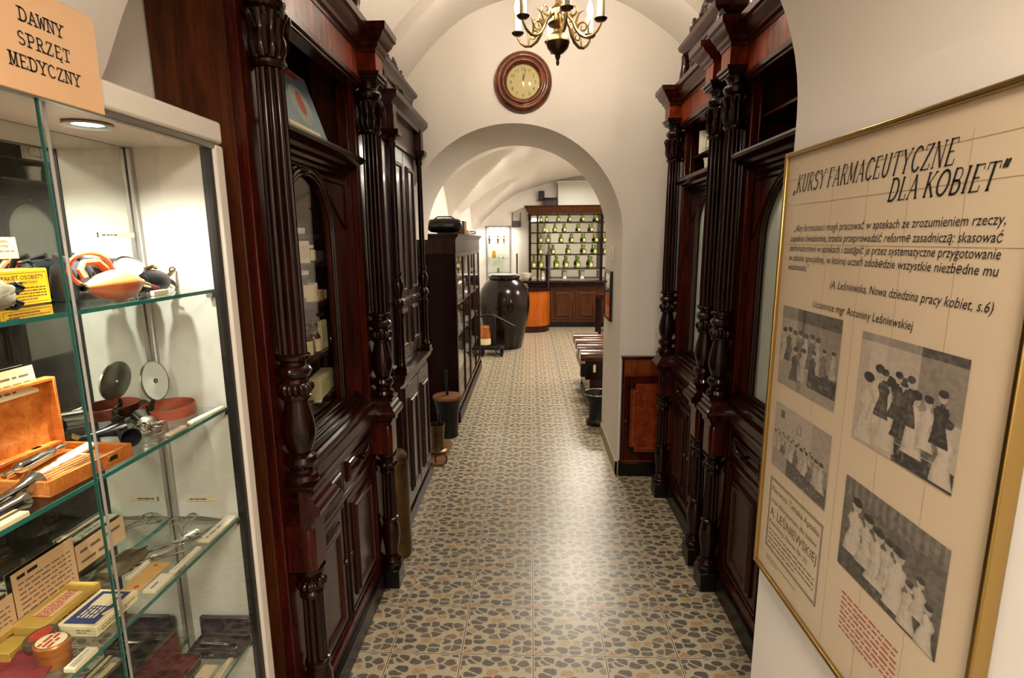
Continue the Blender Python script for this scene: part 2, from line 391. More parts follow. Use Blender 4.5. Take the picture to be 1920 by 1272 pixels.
GL = glyphs(); GL['Ę'] = (GL['E'][0], GL['E'][1]+[('l', arcp(.56, -.12, .1, .12, 90, 300, 7))], [])
def letters(b, text, x, y, h, org, ux, uy, z=.0006, heavy=.12, light_=.06, serif=.24, shear=0, sx=1, mono=0, track=.04):
    """draw capitals with stroke glyphs; returns the end x"""
    toks = []; i = 0
    while i < len(text):
        if text[i:i+2] == ',,': toks.append(',,'); i += 2
        else: toks.append(text[i]); i += 1
    for ch in toks:
        if ch == ' ': x += (mono or .34*sx)*h; continue
        w, st, sf = GL[ch]; off = 0; q = sx
        if mono: q = mono*.92/w; q = min(q, 1.15)
        if mono: off = (mono-w*q)/2
        def T(p): return (x+(p[0]*q+off+p[1]*shear)*h, y+p[1]*h)
        for k, pts in st: b.ribbon([T(p) for p in pts], h*(heavy if k == 'h' else light_), z, org, ux, uy)
        for (a, c) in sf: b.ribbon([T((a-serif/2, c)), T((a+serif/2, c))], h*light_, z, org, ux, uy)
        x += (mono*h if mono else (w*q+track)*h)
    return x
def typed(body, size, mtx, parent, m='ink', name='lettering', shear=0, align='LEFT', sx=1.0, lead=1.0):
    """text with the built-in font, turned into a mesh"""
    cu = bpy.data.curves.new('type', 'FONT'); cu.body = body; cu.size = size; cu.shear = shear; cu.align_x = align
    cu.space_line = lead; cu.resolution_u = 2
    o = bpy.data.objects.new('type', cu); COL.objects.link(o)
    bpy.context.view_layer.update()
    me = bpy.data.meshes.new_from_object(o.evaluated_get(bpy.context.evaluated_depsgraph_get()))
    bpy.data.objects.remove(o); bpy.data.curves.remove(cu)
    me.transform(mtx @ Matrix.Diagonal((sx, 1, 1, 1)))
    me.materials.clear(); me.materials.append(M[m])
    ob = bpy.data.objects.new(name, me); COL.objects.link(ob)
    if parent: ob.parent = parent
    return ob
def frame_m(org, ux, uy, lift=.0006):
    ux, uy = Vector(ux).normalized(), Vector(uy).normalized(); n = ux.cross(uy); o = Vector(org)+n*lift
    return Matrix(((ux.x, uy.x, n.x, o.x), (ux.y, uy.y, n.y, o.y), (ux.z, uy.z, n.z, o.z), (0, 0, 0, 1)))
def scribble(b, rng, w, h, rows, mtx, th=.25, x0=0, y0=0):
    """unreadable small print: rows of short dashes"""
    rh = h/rows
    for j in range(rows):
        y = y0+h-(j+.5)*rh; x = x0; end = x0+w*(1 if j < rows-1 else rng.uniform(.4, .8))
        while x < end:
            l = min(rng.uniform(.6, 2.2)*rh, end-x)
            if l > .2*rh: b.box(x, x+l, y-rh*th/2, y+rh*th/2, 0, .0001)
            x += l+rh*.35
    return b.xf(mtx)

# ------------------------------------------------------------ the setting
def smooth_prof(P, n=6):
    out = []
    for i in range(len(P)-1):
        p0 = P[max(i-1, 0)]; p1 = P[i]; p2 = P[i+1]; p3 = P[min(i+2, len(P)-1)]
        for k in range(n):
            t = k/n; t2 = t*t; t3 = t2*t
            out.append(tuple(.5*((2*p1[a])+(-p0[a]+p2[a])*t+(2*p0[a]-5*p1[a]+4*p2[a]-p3[a])*t2+(-p0[a]+3*p1[a]-3*p2[a]+p3[a])*t3) for a in (0, 1)))
    return out+[P[-1]]
XL, XR, XP, YP, YE, YF = -.985, 1.27, .655, 1.43, 3.78, 4.65      # corridor walls, pier face, pier end, end wall front/back
struct('floor', B().box(-1.3, 4, -3.2, 11.4, -.1, 0), 'floor', smooth=0)
struct('wall_left', B().box(-1.25, XL, -3, YE, 0, 3.3), 'plaster', smooth=0)
struct('wall_right', B().box(XR, 1.5, YP, YE, 0, 3.3), 'plaster', smooth=0)
struct('wall_right_pier', B().box(XP, 1.5, -3, YP, 0, 2.0), 'plaster', smooth=0)
struct('wall_rear', B().box(-1.3, 1.6, -3.2, -3, 0, 3.5), 'plaster', smooth=0)
vault = smooth_prof([(XL, 2.45), (-.92, 2.61), (-.8, 2.777), (-.606, 2.988), (-.394, 3.139), (-.136, 3.225), (.19, 3.268), (.535, 3.203), (.834, 3.035), (1.0, 2.884), (1.15, 2.68), (XR, 2.42)])
YB_ = 3.34
struct('ceiling_rib', B().prism([(-1.25, 3.6), (-1.25, 2.45)]+vault+[(1.5, 2.42), (1.5, 3.6)], YB_, YE, 'xz'), 'plaster', smooth=.5)
vault2 = [(min(max(.18+(x-.18)*1.05, XL), XR), z+.055) for x, z in vault]
struct('ceiling', B().prism([(-1.25, 3.7), (-1.25, 2.45)]+vault2+[(1.5, 2.42), (1.5, 3.7)], YP, YB_, 'xz'), 'plaster', smooth=.5)
rarc = arcp(.06, 2.0, .595, .6, 90, 0, 20)
near1 = smooth_prof([(XL, 2.36), (-.9, 2.49), (-.66, 2.57), (-.3, 2.595), (.06, 2.6)])[:-1]+rarc
struct('ceiling_arch', B().prism([(-1.25, 3.6), (-1.25, 2.36)]+near1+[(1.5, 2.0), (1.5, 3.6)], 1.22, YP, 'xz'), 'plaster', smooth=.5)
near2 = smooth_prof([(XL, 2.0), (-.925, 2.064), (-.853, 2.203), (-.76, 2.34), (-.58, 2.47), (-.25, 2.58), (.06, 2.6)])[:-1]+rarc
struct('ceiling_near', B().prism([(-1.25, 3.6), (-1.25, 2.0)]+near2+[(1.5, 2.0), (1.5, 3.6)], -3, 1.22, 'xz'), 'plaster', smooth=.5)

def end_wall():
    b = B(); xa, xb, xc, r, zc = -.88, .63, -.125, .755, 1.717; x0, x1, zt = -1.3, 4.0, 3.6
    b.box(x0, -.985, YE, YF, 0, zc); b.box(x0, xa, YE, YF, zc, zt); b.box(xb, x1, YE, YF, 0, zt)
    n = 40; P = [(xc-r*cos(PI*i/n), zc+r*sin(PI*i/n)) for i in range(n+1)]
    b.prism(P+[(xb, zt), (xa, zt)], YE, YF, 'xz')
    return struct('wall_end', b, 'plaster', smooth=.5)
end_wall()
struct('baseboard_right', B().box(.617, .63, YE-.012, YF, 0, .095).box(.617, .652, YE-.012, YE, 0, .095), 'sock', smooth=0)
# far room
struct('wall_far_left', B().box(-1.3, -1.05, YF, 11.1, 0, 3.4), 'plaster', smooth=0)
struct('wall_far_back', B().box(-1.3, 4, 11.1, 11.4, 0, 3.4), 'plaster', smooth=0)
struct('wall_far_right', B().box(3.65, 4, YF, 11.1, 0, 3.4), 'plaster', smooth=0)
def far_vault():
    b = B(); nx, ny = 110, 170; x0, x1, y0, y1 = -1.05, 3.65, YF, 11.1
    prof = [(-1.05, 1.92), (-.963, 2.087), (-.586, 2.425), (-.278, 2.626), (.363, 2.83), (.85, 2.915), (1.3, 2.94)]
    def bar(x):
        if x > 1.3: x = 2.6-x
        for (a, za), (c, zb) in zip(prof, prof[1:]):
            if x <= c: t = (x-a)/(c-a); return za+(zb-za)*t
        return 2.94
    def cross(y):
        z = 0
        for yc, hw in ((8.7, 1.15), (6.0, 1.15)):
            d = abs(y-yc)/hw
            if d < 1: z = max(z, 1.55+1.0*sqrt(1-d*d))
        return z
    for j in range(ny+1):
        y = y0+(y1-y0)*j/ny
        for i in range(nx+1):
            x = x0+(x1-x0)*(.5-.5*cos(PI*i/nx))
            b.v.append((x, y, max(bar(x), cross(y) + (.12*min(1, max(0, x+1.05))))))
    w = nx+1
    for j in range(ny):
        for i in range(nx): a = j*w+i; b.f.append((a, a+w, a+w+1, a+1))
    k = b.add([(x0, y0, 3.5), (x1, y0, 3.5), (x1, y1, 3.5), (x0, y1, 3.5)], [(0, 1, 2, 3)])
    b.f.append(tuple([k+1, k]+list(range(0, w)))); b.f.append(tuple([k+3, k+2]+[ny*w+i for i in reversed(range(w))]))
    b.f.append(tuple([k, k+3]+[j*w for j in reversed(range(ny+1))])); b.f.append(tuple([k+2, k+1]+[j*w+nx for j in range(ny+1)]))
    return struct('ceiling_far_vault', b, 'plaster', smooth=.35)
far_vault()

# ------------------------------------------------------------ carved pharmacy cabinets
def pframe(b, y0, y1, z0, z1, x, prof):
    """mitred moulding round a rectangle in the y-z plane; prof [(out, x offset)]"""
    k = len(b.v); b.mould(prof, [(y0, z0), (y1, z0), (y1, z1), (y0, z1)], closed=True)
    for i in range(k, len(b.v)): p = b.v[i]; b.v[i] = (x+p[2], p[0], p[1])
    return b
PF = [(-.030, -.002), (-.030, .004), (-.022, .014), (-.012, .016), (-.006, .008), (0, .008), (0, -.002)]
PFW = [(-.045, -.002), (-.045, .003), (-.038, .006), (-.030, .018), (-.018, .020), (-.010, .010), (0, .012), (.004, .004), (.004, -.002)]
def flute(n, d): return lambda a, j, z: 1-d*abs(sin(n*a/2))**.6 if 1 else 1
def lobes(n, d): return lambda a, j, z: 1+d*(abs(cos(n*a/2))-.5)
def turned_column(parent, cx, cy):
    lo = B().lathe([(.050, .10), (.052, .118), (.044, .124), (.048, .138), (.040, .148), (.028, .160), (.034, .172), (.032, .185), (.040, .23), (.045, .275), (.041, .315), (.033, .342), (.040, .350), (.040, .362), (.034, .366), (.024, .37), (.024, .59), (.030, .598), (.038, .602), (.038, .614), (.031, .622), (.034, .630), (.031, .66), (.036, .676), (.046, .688), (.047, .70)], (cx, cy, 0), 28)
    c = lo.build('lower_colonnette', 'maht', parent)
    B().lathe([(.034, .364), (.0335, .45), (.031, .60)], (cx, cy, 0), 72, flute(12, .16), False, False).build('fluted_shaft', 'maht', c, .9)
    B().lathe([(.032, .628), (.042, .634), (.046, .643), (.042, .652), (.032, .658)], (cx, cy, 0), 60, lobes(14, .16), False, False).build('bead_ring', 'maht', c, 1)
    up = B().box(cx-.052, cx+.052, cy-.052, cy+.052, .97, .986)
    up.lathe([(.048, .985), (.052, 1.0), (.047, 1.014), (.035, 1.02), (.035, 1.03), (.046, 1.042), (.050, 1.055), (.044, 1.07), (.032, 1.078), (.036, 1.088), (.044, 1.11), (.050, 1.138), (.049, 1.16), (.042, 1.20), (.034, 1.235), (.033, 1.245), (.043, 1.25), (.044, 1.258), (.038, 1.265), (.030, 1.27), (.030, 1.295), (.038, 1.298), (.036, 1.31), (.046, 1.318), (.052, 1.332), (.046, 1.345), (.036, 1.352), (.036, 1.362), (.049, 1.37), (.049, 1.38), (.040, 1.386)], (cx, cy, 0), 32)
    c = up.build('column', 'maht', parent)
    B().lathe([(.038, 1.262), (.044, 1.268), (.050, 1.281), (.046, 1.295), (.037, 1.30)], (cx, cy, 0), 64, lobes(16, .18), False, False).build('bead_ring', 'maht', c, 1)
    B().lathe([(.040, 1.383), (.041, 1.5), (.0395, 1.8), (.036, 2.165)], (cx, cy, 0), 84, flute(14, .17), False, False).build('fluted_shaft', 'maht', c, .9)
    cp = B().lathe([(.037, 2.162), (.046, 2.170), (.046, 2.178), (.037, 2.184)], (cx, cy, 0), 28, None, False, False)
    cp.lathe([(.037, 2.184), (.044, 2.20), (.046, 2.225), (.040, 2.245), (.046, 2.27), (.056, 2.292), (.050, 2.30), (.040, 2.302)], (cx, cy, 0), 64, lobes(8, .22), False, False)
    for q in range(8):
        a = 2*PI*(q+.5)/8
        cp.tube([(cx+r*cos(a), cy+r*sin(a), z) for r, z in ((.040, 2.19), (.047, 2.215), (.046, 2.25), (.052, 2.28), (.060, 2.288), (.061, 2.275))], [.006, .009, .010, .010, .008, .003], 6)
    cp.lathe([(.040, 2.302), (.050, 2.312), (.055, 2.326), (.050, 2.338), (.039, 2.344), (.038, 2.352), (.046, 2.366), (.053, 2.372)], (cx, cy, 0), 32, None, False, False)
    cp.box(cx-.05, cx+.05, cy-.05, cy+.05, 2.372, 2.38); cp.box(cx-.058, cx+.058, cy-.058, cy+.058, 2.38, 2.395); cp.box(cx-.066, cx+.066, cy-.066, cy+.066, 2.395, 2.408)
    cp.build('capital', 'maht', c, .8)
def spiral(cy, cz, r0, turns, sgn, a0, n=22):
    return [(0, cy+sgn*r0*(1-.82*i/n)*cos(a0+2*PI*turns*i/n), cz+r0*(1-.82*i/n)*sin(a0+2*PI*turns*i/n)) for i in range(n+1)]
def carving(b, x, cy, z0, hw, h):
    """scrolled leaf crest in the y-z plane around x, centre cy"""
    k0 = len(b.v)
    for s in (-1, 1):
        for q, (uu, rr_) in enumerate(((.93, .26), (.72, .34))):
            b.tube(spiral(cy+s*hw*uu, z0+h*rr_*1.05, h*rr_*.8, 1.5, -s, 2.4), [h*.10*(1-.5*i/22) for i in range(23)], 7)
            b.tube([(0, cy+s*hw*uu, z0), (.015, cy+s*hw*(uu+.02), z0+h*rr_*1.4), (.02, cy+s*hw*(uu+.05), z0+h*rr_*2.0), (.012, cy+s*hw*(uu+.10), z0+h*rr_*1.9)], [h*.10, h*.12, h*.07, h*.02], 7)
        b.tube(spiral(cy+s*hw*.55, z0+h*.30, h*.28, 1.5, s, -.6), [h*.10*(1-.6*i/22) for i in range(23)], 7)
        b.tube(spiral(cy+s*hw*.86, z0+h*.17, h*.17, 1.4, s, 2.2), [h*.075*(1-.6*i/22) for i in range(23)], 7)
        b.tube(spiral(cy+s*hw*.24, z0+h*.55, h*.22, 1.3, -s, 1.2), [h*.085*(1-.6*i/22) for i in range(23)], 7)
        for q in range(7):
            t = q/6; yy = cy+s*hw*(.1+.88*t); zz = z0+h*(.62*(1-t)**.8+.02)
            b.tube([(0, yy, z0), (.012, yy+s*.01, zz*.5+z0*.5), (.018, yy+s*h*.06, zz), (.02, yy+s*h*.12, zz+h*.05), (.014, yy+s*h*.16, zz-h*.02)], [h*.07, h*.10, h*.085, h*.05, h*.02], 6)
    for q in range(-3, 4):
        a = q*.42; b.tube([(.0, cy, z0+h*.35), (.02, cy+sin(a)*h*.28, z0+h*.35+cos(a)*h*.34), (.012, cy+sin(a)*h*.42, z0+h*.36+cos(a)*h*.62)], [h*.05, h*.10, h*.03], 6)
    b.prism([(cy-hw, z0), (cy+hw, z0), (cy+hw*.8, z0+h*.14), (cy+hw*.4, z0+h*.42), (cy, z0+h*.7), (cy-hw*.4, z0+h*.42), (cy-hw*.8, z0+h*.14)], -.012, .008, 'yz')
    for i in range(k0, len(b.v)): p = b.v[i]; b.v[i] = (p[0]+x, p[1], p[2])
    return b
def arched(b, y0, y1, z0, z1, g, zb, zs, x0, x1, n=24):
    """board in the y-z plane with a round-headed opening"""
    b.box(x0, x1, y0, -g, z0, z1); b.box(x0, x1, g, y1, z0, z1); b.box(x0, x1, -g, g, z0, zb)
    P = [(-g*cos(PI*i/n), zs+g*sin(PI*i/n)) for i in range(n+1)]
    b.prism(P+[(g, z1), (-g, z1)], x0, x1, 'yz'); return b
def archline(g, zb, zs, n=24): return [(-g, zb)]+[(-g*cos(PI*i/n), zs+g*sin(PI*i/n)) for i in range(n+1)]+[(g, zb)]
def pharmacy_cabinet(name, label, loc, rz, hw, depth, rec, g, zs, pane, niche_shelf, crest, shelves, wide=.065):
    r = thing(name, label, 'cabinet', loc, rz)
    e = hw+wide; D = -depth
    for s in (-1, 1): B().box(D, -.0305, s*e, s*(e-.03), .1, 2.5).build('side_board', 'side', r, bevel=.003)
    b = B().box(D, D+.02, -e+.03, e-.03, .1, 2.5)
    b.box(D+.02, -.02, -e+.03, e-.03, .1, .13); b.box(D+.02, -rec, -e+.03, e-.03, .985, 1.01); b.box(D+.02, -rec, -e+.03, e-.03, 1.99, 2.03); b.box(D, .03, -e, e, 2.48, 2.5)
    b.build('carcass', 'mah', r, bevel=.003)
    for s in (-1, 1): B().box(-.03, 0, s*hw-.065, s*hw+.065, .1, 2.40).box(-rec-.01, -.029, s*(hw-.065)-.012, s*(hw-.065)+.012, .99, 2.36).build('corner_post', 'mahred', r, bevel=.003)
    b = B().box(D, .02, -e, e, 0, .095)
    b.box(.02, .09, -hw-.058, -hw+.058, 0, .10); b.box(.02, .09, hw-.058, hw+.058, 0, .10)
    b.build('plinth', 'ebony', r, bevel=.004)
    iw = hw-.065
    for a, c in ((.095, .15), (.69, .715)): B().box(-.03, .004, -iw, iw, a, c).build('rail', 'mahred', r, bevel=.004)
    for s in (-1, 1):                                     # two lower doors
        y0, y1 = (-iw, -.004) if s < 0 else (.004, iw)
        d = B().box(-.03, -.008, y0, y1, .15, .69)
        pframe(d, y0+.075, y1-.075, .21, .63, -.008, PFW); pframe(d, y0+.012, y1-.012, .16, .68, -.008, [(-.012, 0), (-.012, .004), (-.004, .007), (0, .003), (0, 0)])
        d = d.build('lower_door', 'mah', r, bevel=.002)
        p = B().box(-.02, .0, y0+.085, y1-.085, .22, .62).build('panel', 'mahred', d, bevel=.006)
        kz = B().lathe([(.004, 0), (.012, .004), (.010, .010), (.0, .012)], n=12); kz.xf(look((-.008, -s*.03+0, .43), 0, PI/2)); kz.build('keyhole_plate', 'bronze', d)
        dr = B().box(-.03, -.006, y0, y1, .715, .858); pframe(dr, y0+.035, y1-.035, .742, .832, -.006, PF)
        dr = dr.build('drawer', 'mah', r, bevel=.002)
        h = B().lathe([(.008, 0), (.006, .012), (.014, .020), (.012, .03), (0, .034)], n=14); h.xf(look((-.004, (y0+y1)/2, .787), 0, PI/2)); h.build('knob', 'maht', dr)
    # pedestal blocks and the ledge breaking forward over them
    for s in (-1, 1):
        b = B(); c = s*hw; b.prism([(0, c-.055), (.072, c-.055), (.086, c-.04), (.086, c+.04), (.072, c+.055), (0, c+.055)], .705, .86)
        b.prism([(0, c-.045), (.062, c-.045), (.074, c-.032), (.074, c+.032), (.062, c+.045), (0, c+.045)], .70, .706)
        b.build('pedestal_block', 'mahred', r, .3, bevel=.003)
    def brk(p, q): return [(D, -e), (q, -e), (q, -hw+.062), (p, -hw+.062), (p, hw-.062), (q, hw-.062), (q, e), (D, e)]
    path = list(reversed(brk(.0, .086)))                  # travel so that outward is on the right hand
    path = brk(.0, .086)
    pr = [(-.03, .855), (.004, .855), (.004, .872), (.014, .884), (.014, .894), (.030, .902), (.034, .918), (.028, .930), (.018, .936), (.014, .950), (.006, .958), (.002, .972), (-.03, .975)]
    B().mould(pr, path[1:-1]).box(-.08, .03, -iw-.05, iw+.05, .90, .962).build('ledge', 'mah', r, .5)
    for s in (-1, 1): turned_column(r, .045, s*hw)
    # upper door
    x1 = -rec
    d = arched(B(), -iw, iw, 1.01, 1.97, g, 1.04, zs, x1-.028, x1)
    d = d.build('upper_door', 'mahred', r, bevel=.002)
    L = archline(g, 1.04, zs)
    mo = B()
    for off, rad, dx in ((.012, .010, .003), (-.004, .007, .001), (.034, .005, .002)):
        gg = g+off; mo.tube([(x1+dx, y, z) for y, z in archline(gg, 1.04-off*.5, zs)], rad, 8)
    mo.tube([(x1+.003, -g, 1.038), (x1+.003, g, 1.038)], .010, 8)
    for s in (-1, 1):                                     # spandrel mouldings
        mo.tube([(x1+.002, s*(iw-.02), zs+.02), (x1+.002, s*(iw-.02), 1.945), (x1+.002, s*(g*.45), 1.945), (x1+.002, s*(g*.8+.03), zs+g*.72), (x1+.002, s*(iw-.03), zs+.03)], .005, 6)
    mo.build('arch_moulding', 'maht', d)
    P = archline(g+.006, 1.034, zs); B().prism([(y, z) for y, z in P], x1-.016, x1-.012, 'yz').build('glass', pane, d, 0)
    k = B().lathe([(.009, 0), (.009, .004), (.004, .008), (.007, .014), (0, .017)], n=14); k.xf(look((x1, 0, zs+g+.03 if zs+g < 1.93 else 1.955), 0, PI/2)); k.build('rosette', 'brassb', d)
    B().box(x1-.03, x1+.045, -iw, iw, .975, 1.0).box(x1-.03, x1+.03, -iw, iw, 1.0, 1.016).box(x1-.03, x1+.016, -iw, iw, 1.016, 1.03).build('sill', 'maht', r, bevel=.004, seg=2)
    # middle cornice under the open niche
    pm = [(-.05, 1.962), (.0, 1.962), (.006, 1.972), (.016, 1.975), (.020, 1.985), (.034, 1.992), (.040, 2.002), (.058, 2.010), (.064, 2.022), (.082, 2.030), (.096, 2.036), (.102, 2.046), (.098, 2.055), (-.05, 2.055)]
    B().mould(pm, [(x1, -iw), (x1, iw)]).build('middle_cornice', 'maht', r, .5)
    for z in shelves: B().box(D+.02, x1-.035, -e+.03, e-.03, z-.016, z).build('shelf', 'mah', r, bevel=.002)
    if niche_shelf: B().box(D+.02, -.035, -e+.03, e-.03, niche_shelf-.014, niche_shelf).build('niche_shelf', 'mahred', r, bevel=.003, seg=2)
    # frieze and top cornice
    b = B().box(-.03, .028, -iw-.01, iw+.01, 2.375, 2.49); pf = b.build('frieze', 'flame', r, bevel=.002)
    B().box(-.03, .036, -iw-.01, iw+.01, 2.352, 2.378).box(-.03, .028, -iw-.01, iw+.01, 2.34, 2.353).build('frieze_bead', 'mah', r, bevel=.004)
    for s in (-1, 1): B().box(-.03, .098, s*hw-.054, s*hw+.054, 2.408, 2.49).build('frieze_block', 'flame', r, bevel=.002)
    pt = [(-.03, 2.482), (.004, 2.482), (.006, 2.494), (.018, 2.500), (.022, 2.512), (.042, 2.530), (.050, 2.545), (.062, 2.550), (.064, 2.575), (-.03, 2.578)]
    path = brk(.028, .098)
    B().mould(pt, path[1:-1]).box(D, .03, -e+.01, e-.01, 2.5, 2.574).build('top_cornice', 'mahred', r, .5)
    if crest == 'crest': carving(B(), .02, 0, 2.574, iw*.95, .23).build('crest_carving', 'maht', r, 1)
    if crest == 'pediment':
        b = B().box(D+.05, .02, -.27, .27, 2.574, 2.74); pframe(b, -.20, .20, 2.61, 2.71, .02, PF)
        b = b.build('pediment', 'mah', r, bevel=.003)
        q = carving(B(), .022, 0, 2.615, .15, .085); q.build('carved_panel', 'maht', b, 1)
        B().mould([(-.03, 2.72), (.004, 2.72), (.010, 2.735), (.03, 2.75), (.045, 2.765), (.05, 2.785), (-.03, 2.788)], [(D+.1, -.27), (.02, -.27), (.02, .27), (D+.1, .27)]).box(D+.05, .02, -.27, .27, 2.735, 2.784).build('pediment_cornice', 'mah', b, .5)
        carving(B(), .0, 0, 2.785, .24, .15).build('crest_carving', 'maht', b, 1)
        for s in (-1, 1):
            w = B(); w.tube([(x+.02, y, z) for x, y, z in spiral(s*.315, 2.64, .048, 1.5, s, -.5)], [.024*(1-.5*i/22) for i in range(23)], 8)
            w.tube([(.02, s*.285, 2.58), (.03, s*.30, 2.62), (.03, s*.285, 2.67), (.03, s*.285, 2.71), (.03, s*.305, 2.73), (.03, s*.30, 2.75)], [.026, .03, .026, .024, .022, .012], 8)
            w.build('scroll_console', 'maht', b, 1)
    return r
LX = -.745; RX = .915
pharmacy_cabinet('pharmacy_cabinet', 'carved dark mahogany pharmacy cabinet with arched clear-glass door beside the lit glass showcase', (LX, 1.993, 0), 0, .4635, .235, .065, .215, 1.735, 'glass', None, 'crest', [1.735, 1.625, 1.468, 1.262, 1.08])
pharmacy_cabinet('pharmacy_cabinet', 'carved mahogany cabinet with grey frosted arched door, partly hidden by the framed poster wall', (RX, 2.003, 0), PI, .4635, .34, .03, .27, 1.68, 'frost', 2.205, 'crest', [], .06)
pharmacy_cabinet('pharmacy_cabinet', 'carved mahogany cabinet crowned with a scrolled pediment, beside the low walnut cupboard', (RX, 3.065, 0), PI, .385, .34, .05, .16, 1.78, 'frost', 2.18, 'pediment', [], .06)

# ------------------------------------------------------------ tall panelled oak cabinet before the arch
def oak_cabinet():
    r = thing('panelled_cabinet', 'tall blackish oak cabinet with narrow panelled doors, standing by the archway', 'cabinet', (-.73, 3.37, 0))
    y0, y1 = -.40, .395; D = -.245
    B().box(D, -.02, y0, y1, .08, .90).box(D, -.06, y0, y1, .90, 2.44).build('carcass', 'oak', r, bevel=.003)
    B().box(D, 0, y0, y1, 0, .08).build('plinth', 'ebony', r, bevel=.003)
    for s in (0, 1):
        a, c = (y0+.05, -.006) if s == 0 else (.006, y1-.05)
        d = B().box(-.03, -.004, a, c, .11, .86); pframe(d, a+.07, c-.07, .19, .78, -.004, PFW); d = d.build('lower_door', 'oak', r, bevel=.002)
        B().box(-.02, .004, a+.08, c-.08, .20, .77).build('panel', 'oak', d, bevel=.006)
    B().mould([(-.03, .885), (.0, .885), (.008, .90), (.018, .905), (.022, .925), (.030, .932), (.030, .95), (-.03, .955)], [(D+.01, y0), (-.01, y0), (-.01, y1), (D+.01, y1)]).box(D, -.01, y0, y1, .90, .952).build('ledge', 'oak', r, .5)
    x = -.06
    for s in (0, 1):
        a, c = (y0+.09, -.005) if s == 0 else (.005, y1-.09)
        d = B().box(x-.02, x+.016, a, c, .99, 2.24); pframe(d, a+.06, c-.06, 1.40, 2.16, x+.016, PF); pframe(d, a+.06, c-.06, 1.06, 1.30, x+.016, PF)
        d = d.build('upper_door', 'oak', r, bevel=.002)
        B().box(x, x+.020, a+.075, c-.075, 1.42, 2.14).box(x, x+.020, a+.075, c-.075, 1.08, 1.28).build('panel', 'oak', d, bevel=.005)
        B().box(x+.01, x+.034, a, c, 1.335, 1.362).build('door_rail', 'oak', d, bevel=.004)
    for cy in (y0+.04, y1-.04):
        cx = x+.045
        p = B().box(cx-.036, cx+.036, cy-.036, cy+.036, .955, .985)
        p.lathe([(.026, .985), (.030, 1.0), (.024, 1.01), (.022, 1.05), (.024, 1.28), (.030, 1.29), (.030, 1.305), (.022, 1.31), (.020, 1.33), (.030, 1.345), (.036, 1.36), (.030, 1.378), (.018, 1.39), (.022, 1.41), (.032, 1.44), (.034, 1.46), (.026, 1.49), (.018, 1.51), (.026, 1.52), (.026, 1.535), (.019, 1.54), (.018, 1.9), (.016, 2.20), (.022, 2.21), (.022, 2.225), (.017, 2.23), (.026, 2.25)], (cx, cy, 0), 20)
        p.box(cx-.032, cx+.032, cy-.032, cy+.032, 2.25, 2.262); p.box(cx-.042, cx+.046, cy-.042, cy+.042, 2.262, 2.29)
        p.build('turned_post', 'maht', r, .6)
    B().box(D, x+.03, y0, y1, 2.24, 2.42).build('frieze', 'oak', r, bevel=.003)
    for cy in (y0+.04, y1-.04): B().box(x+.03, x+.07, cy-.036, cy+.036, 2.29, 2.42).build('frieze_block', 'oak', r, bevel=.003)
    B().mould([(-.03, 2.40), (.004, 2.40), (.010, 2.42), (.03, 2.435), (.045, 2.45), (.05, 2.475), (-.03, 2.478)], [(D+.01, y0), (x+.055, y0), (x+.055, y1), (D+.01, y1)]).box(D, x+.05, y0, y1, 2.41, 2.474).build('cornice', 'oak', r, .5)
    a = B().box(D, x+.01, y0+.03, y1-.03, 2.474, 2.62); pframe(a, y0+.07, -.08, 2.50, 2.60, x+.01, PF); pframe(a, .08, y1-.07, 2.50, 2.60, x+.01, PF)
    a = a.build('attic', 'oak', r, bevel=.003)
    ov = B(); ov.tube([(x+.012, .035*cos(t*PI/12), 2.548+.05*sin(t*PI/12)) for t in range(24)], .006, 6, True); ov.build('oval_moulding', 'oak', a)
    B().mould([(-.03, 2.60), (.004, 2.60), (.012, 2.62), (.03, 2.635), (.034, 2.652), (-.03, 2.655)], [(D+.02, y0+.03), (x+.01, y0+.03), (x+.01, y1-.03), (D+.02, y1-.03)]).box(D, x+.01, y0+.03, y1-.03, 2.61, 2.652).build('top_cornice', 'oak', r, .5)
    cr = carving(B(), x-.02, -.02, 2.65, .20, .11); cr.build('crest_carving', 'oak', r, 1)
    f = B().lathe([(.022, 2.65), (.024, 2.665), (.012, 2.675), (.022, 2.69), (.026, 2.71), (.014, 2.73), (.018, 2.742), (.0, 2.755)], (x-.02, y0+.10, 0), 16); f.build('finial', 'oak', r)
oak_cabinet()

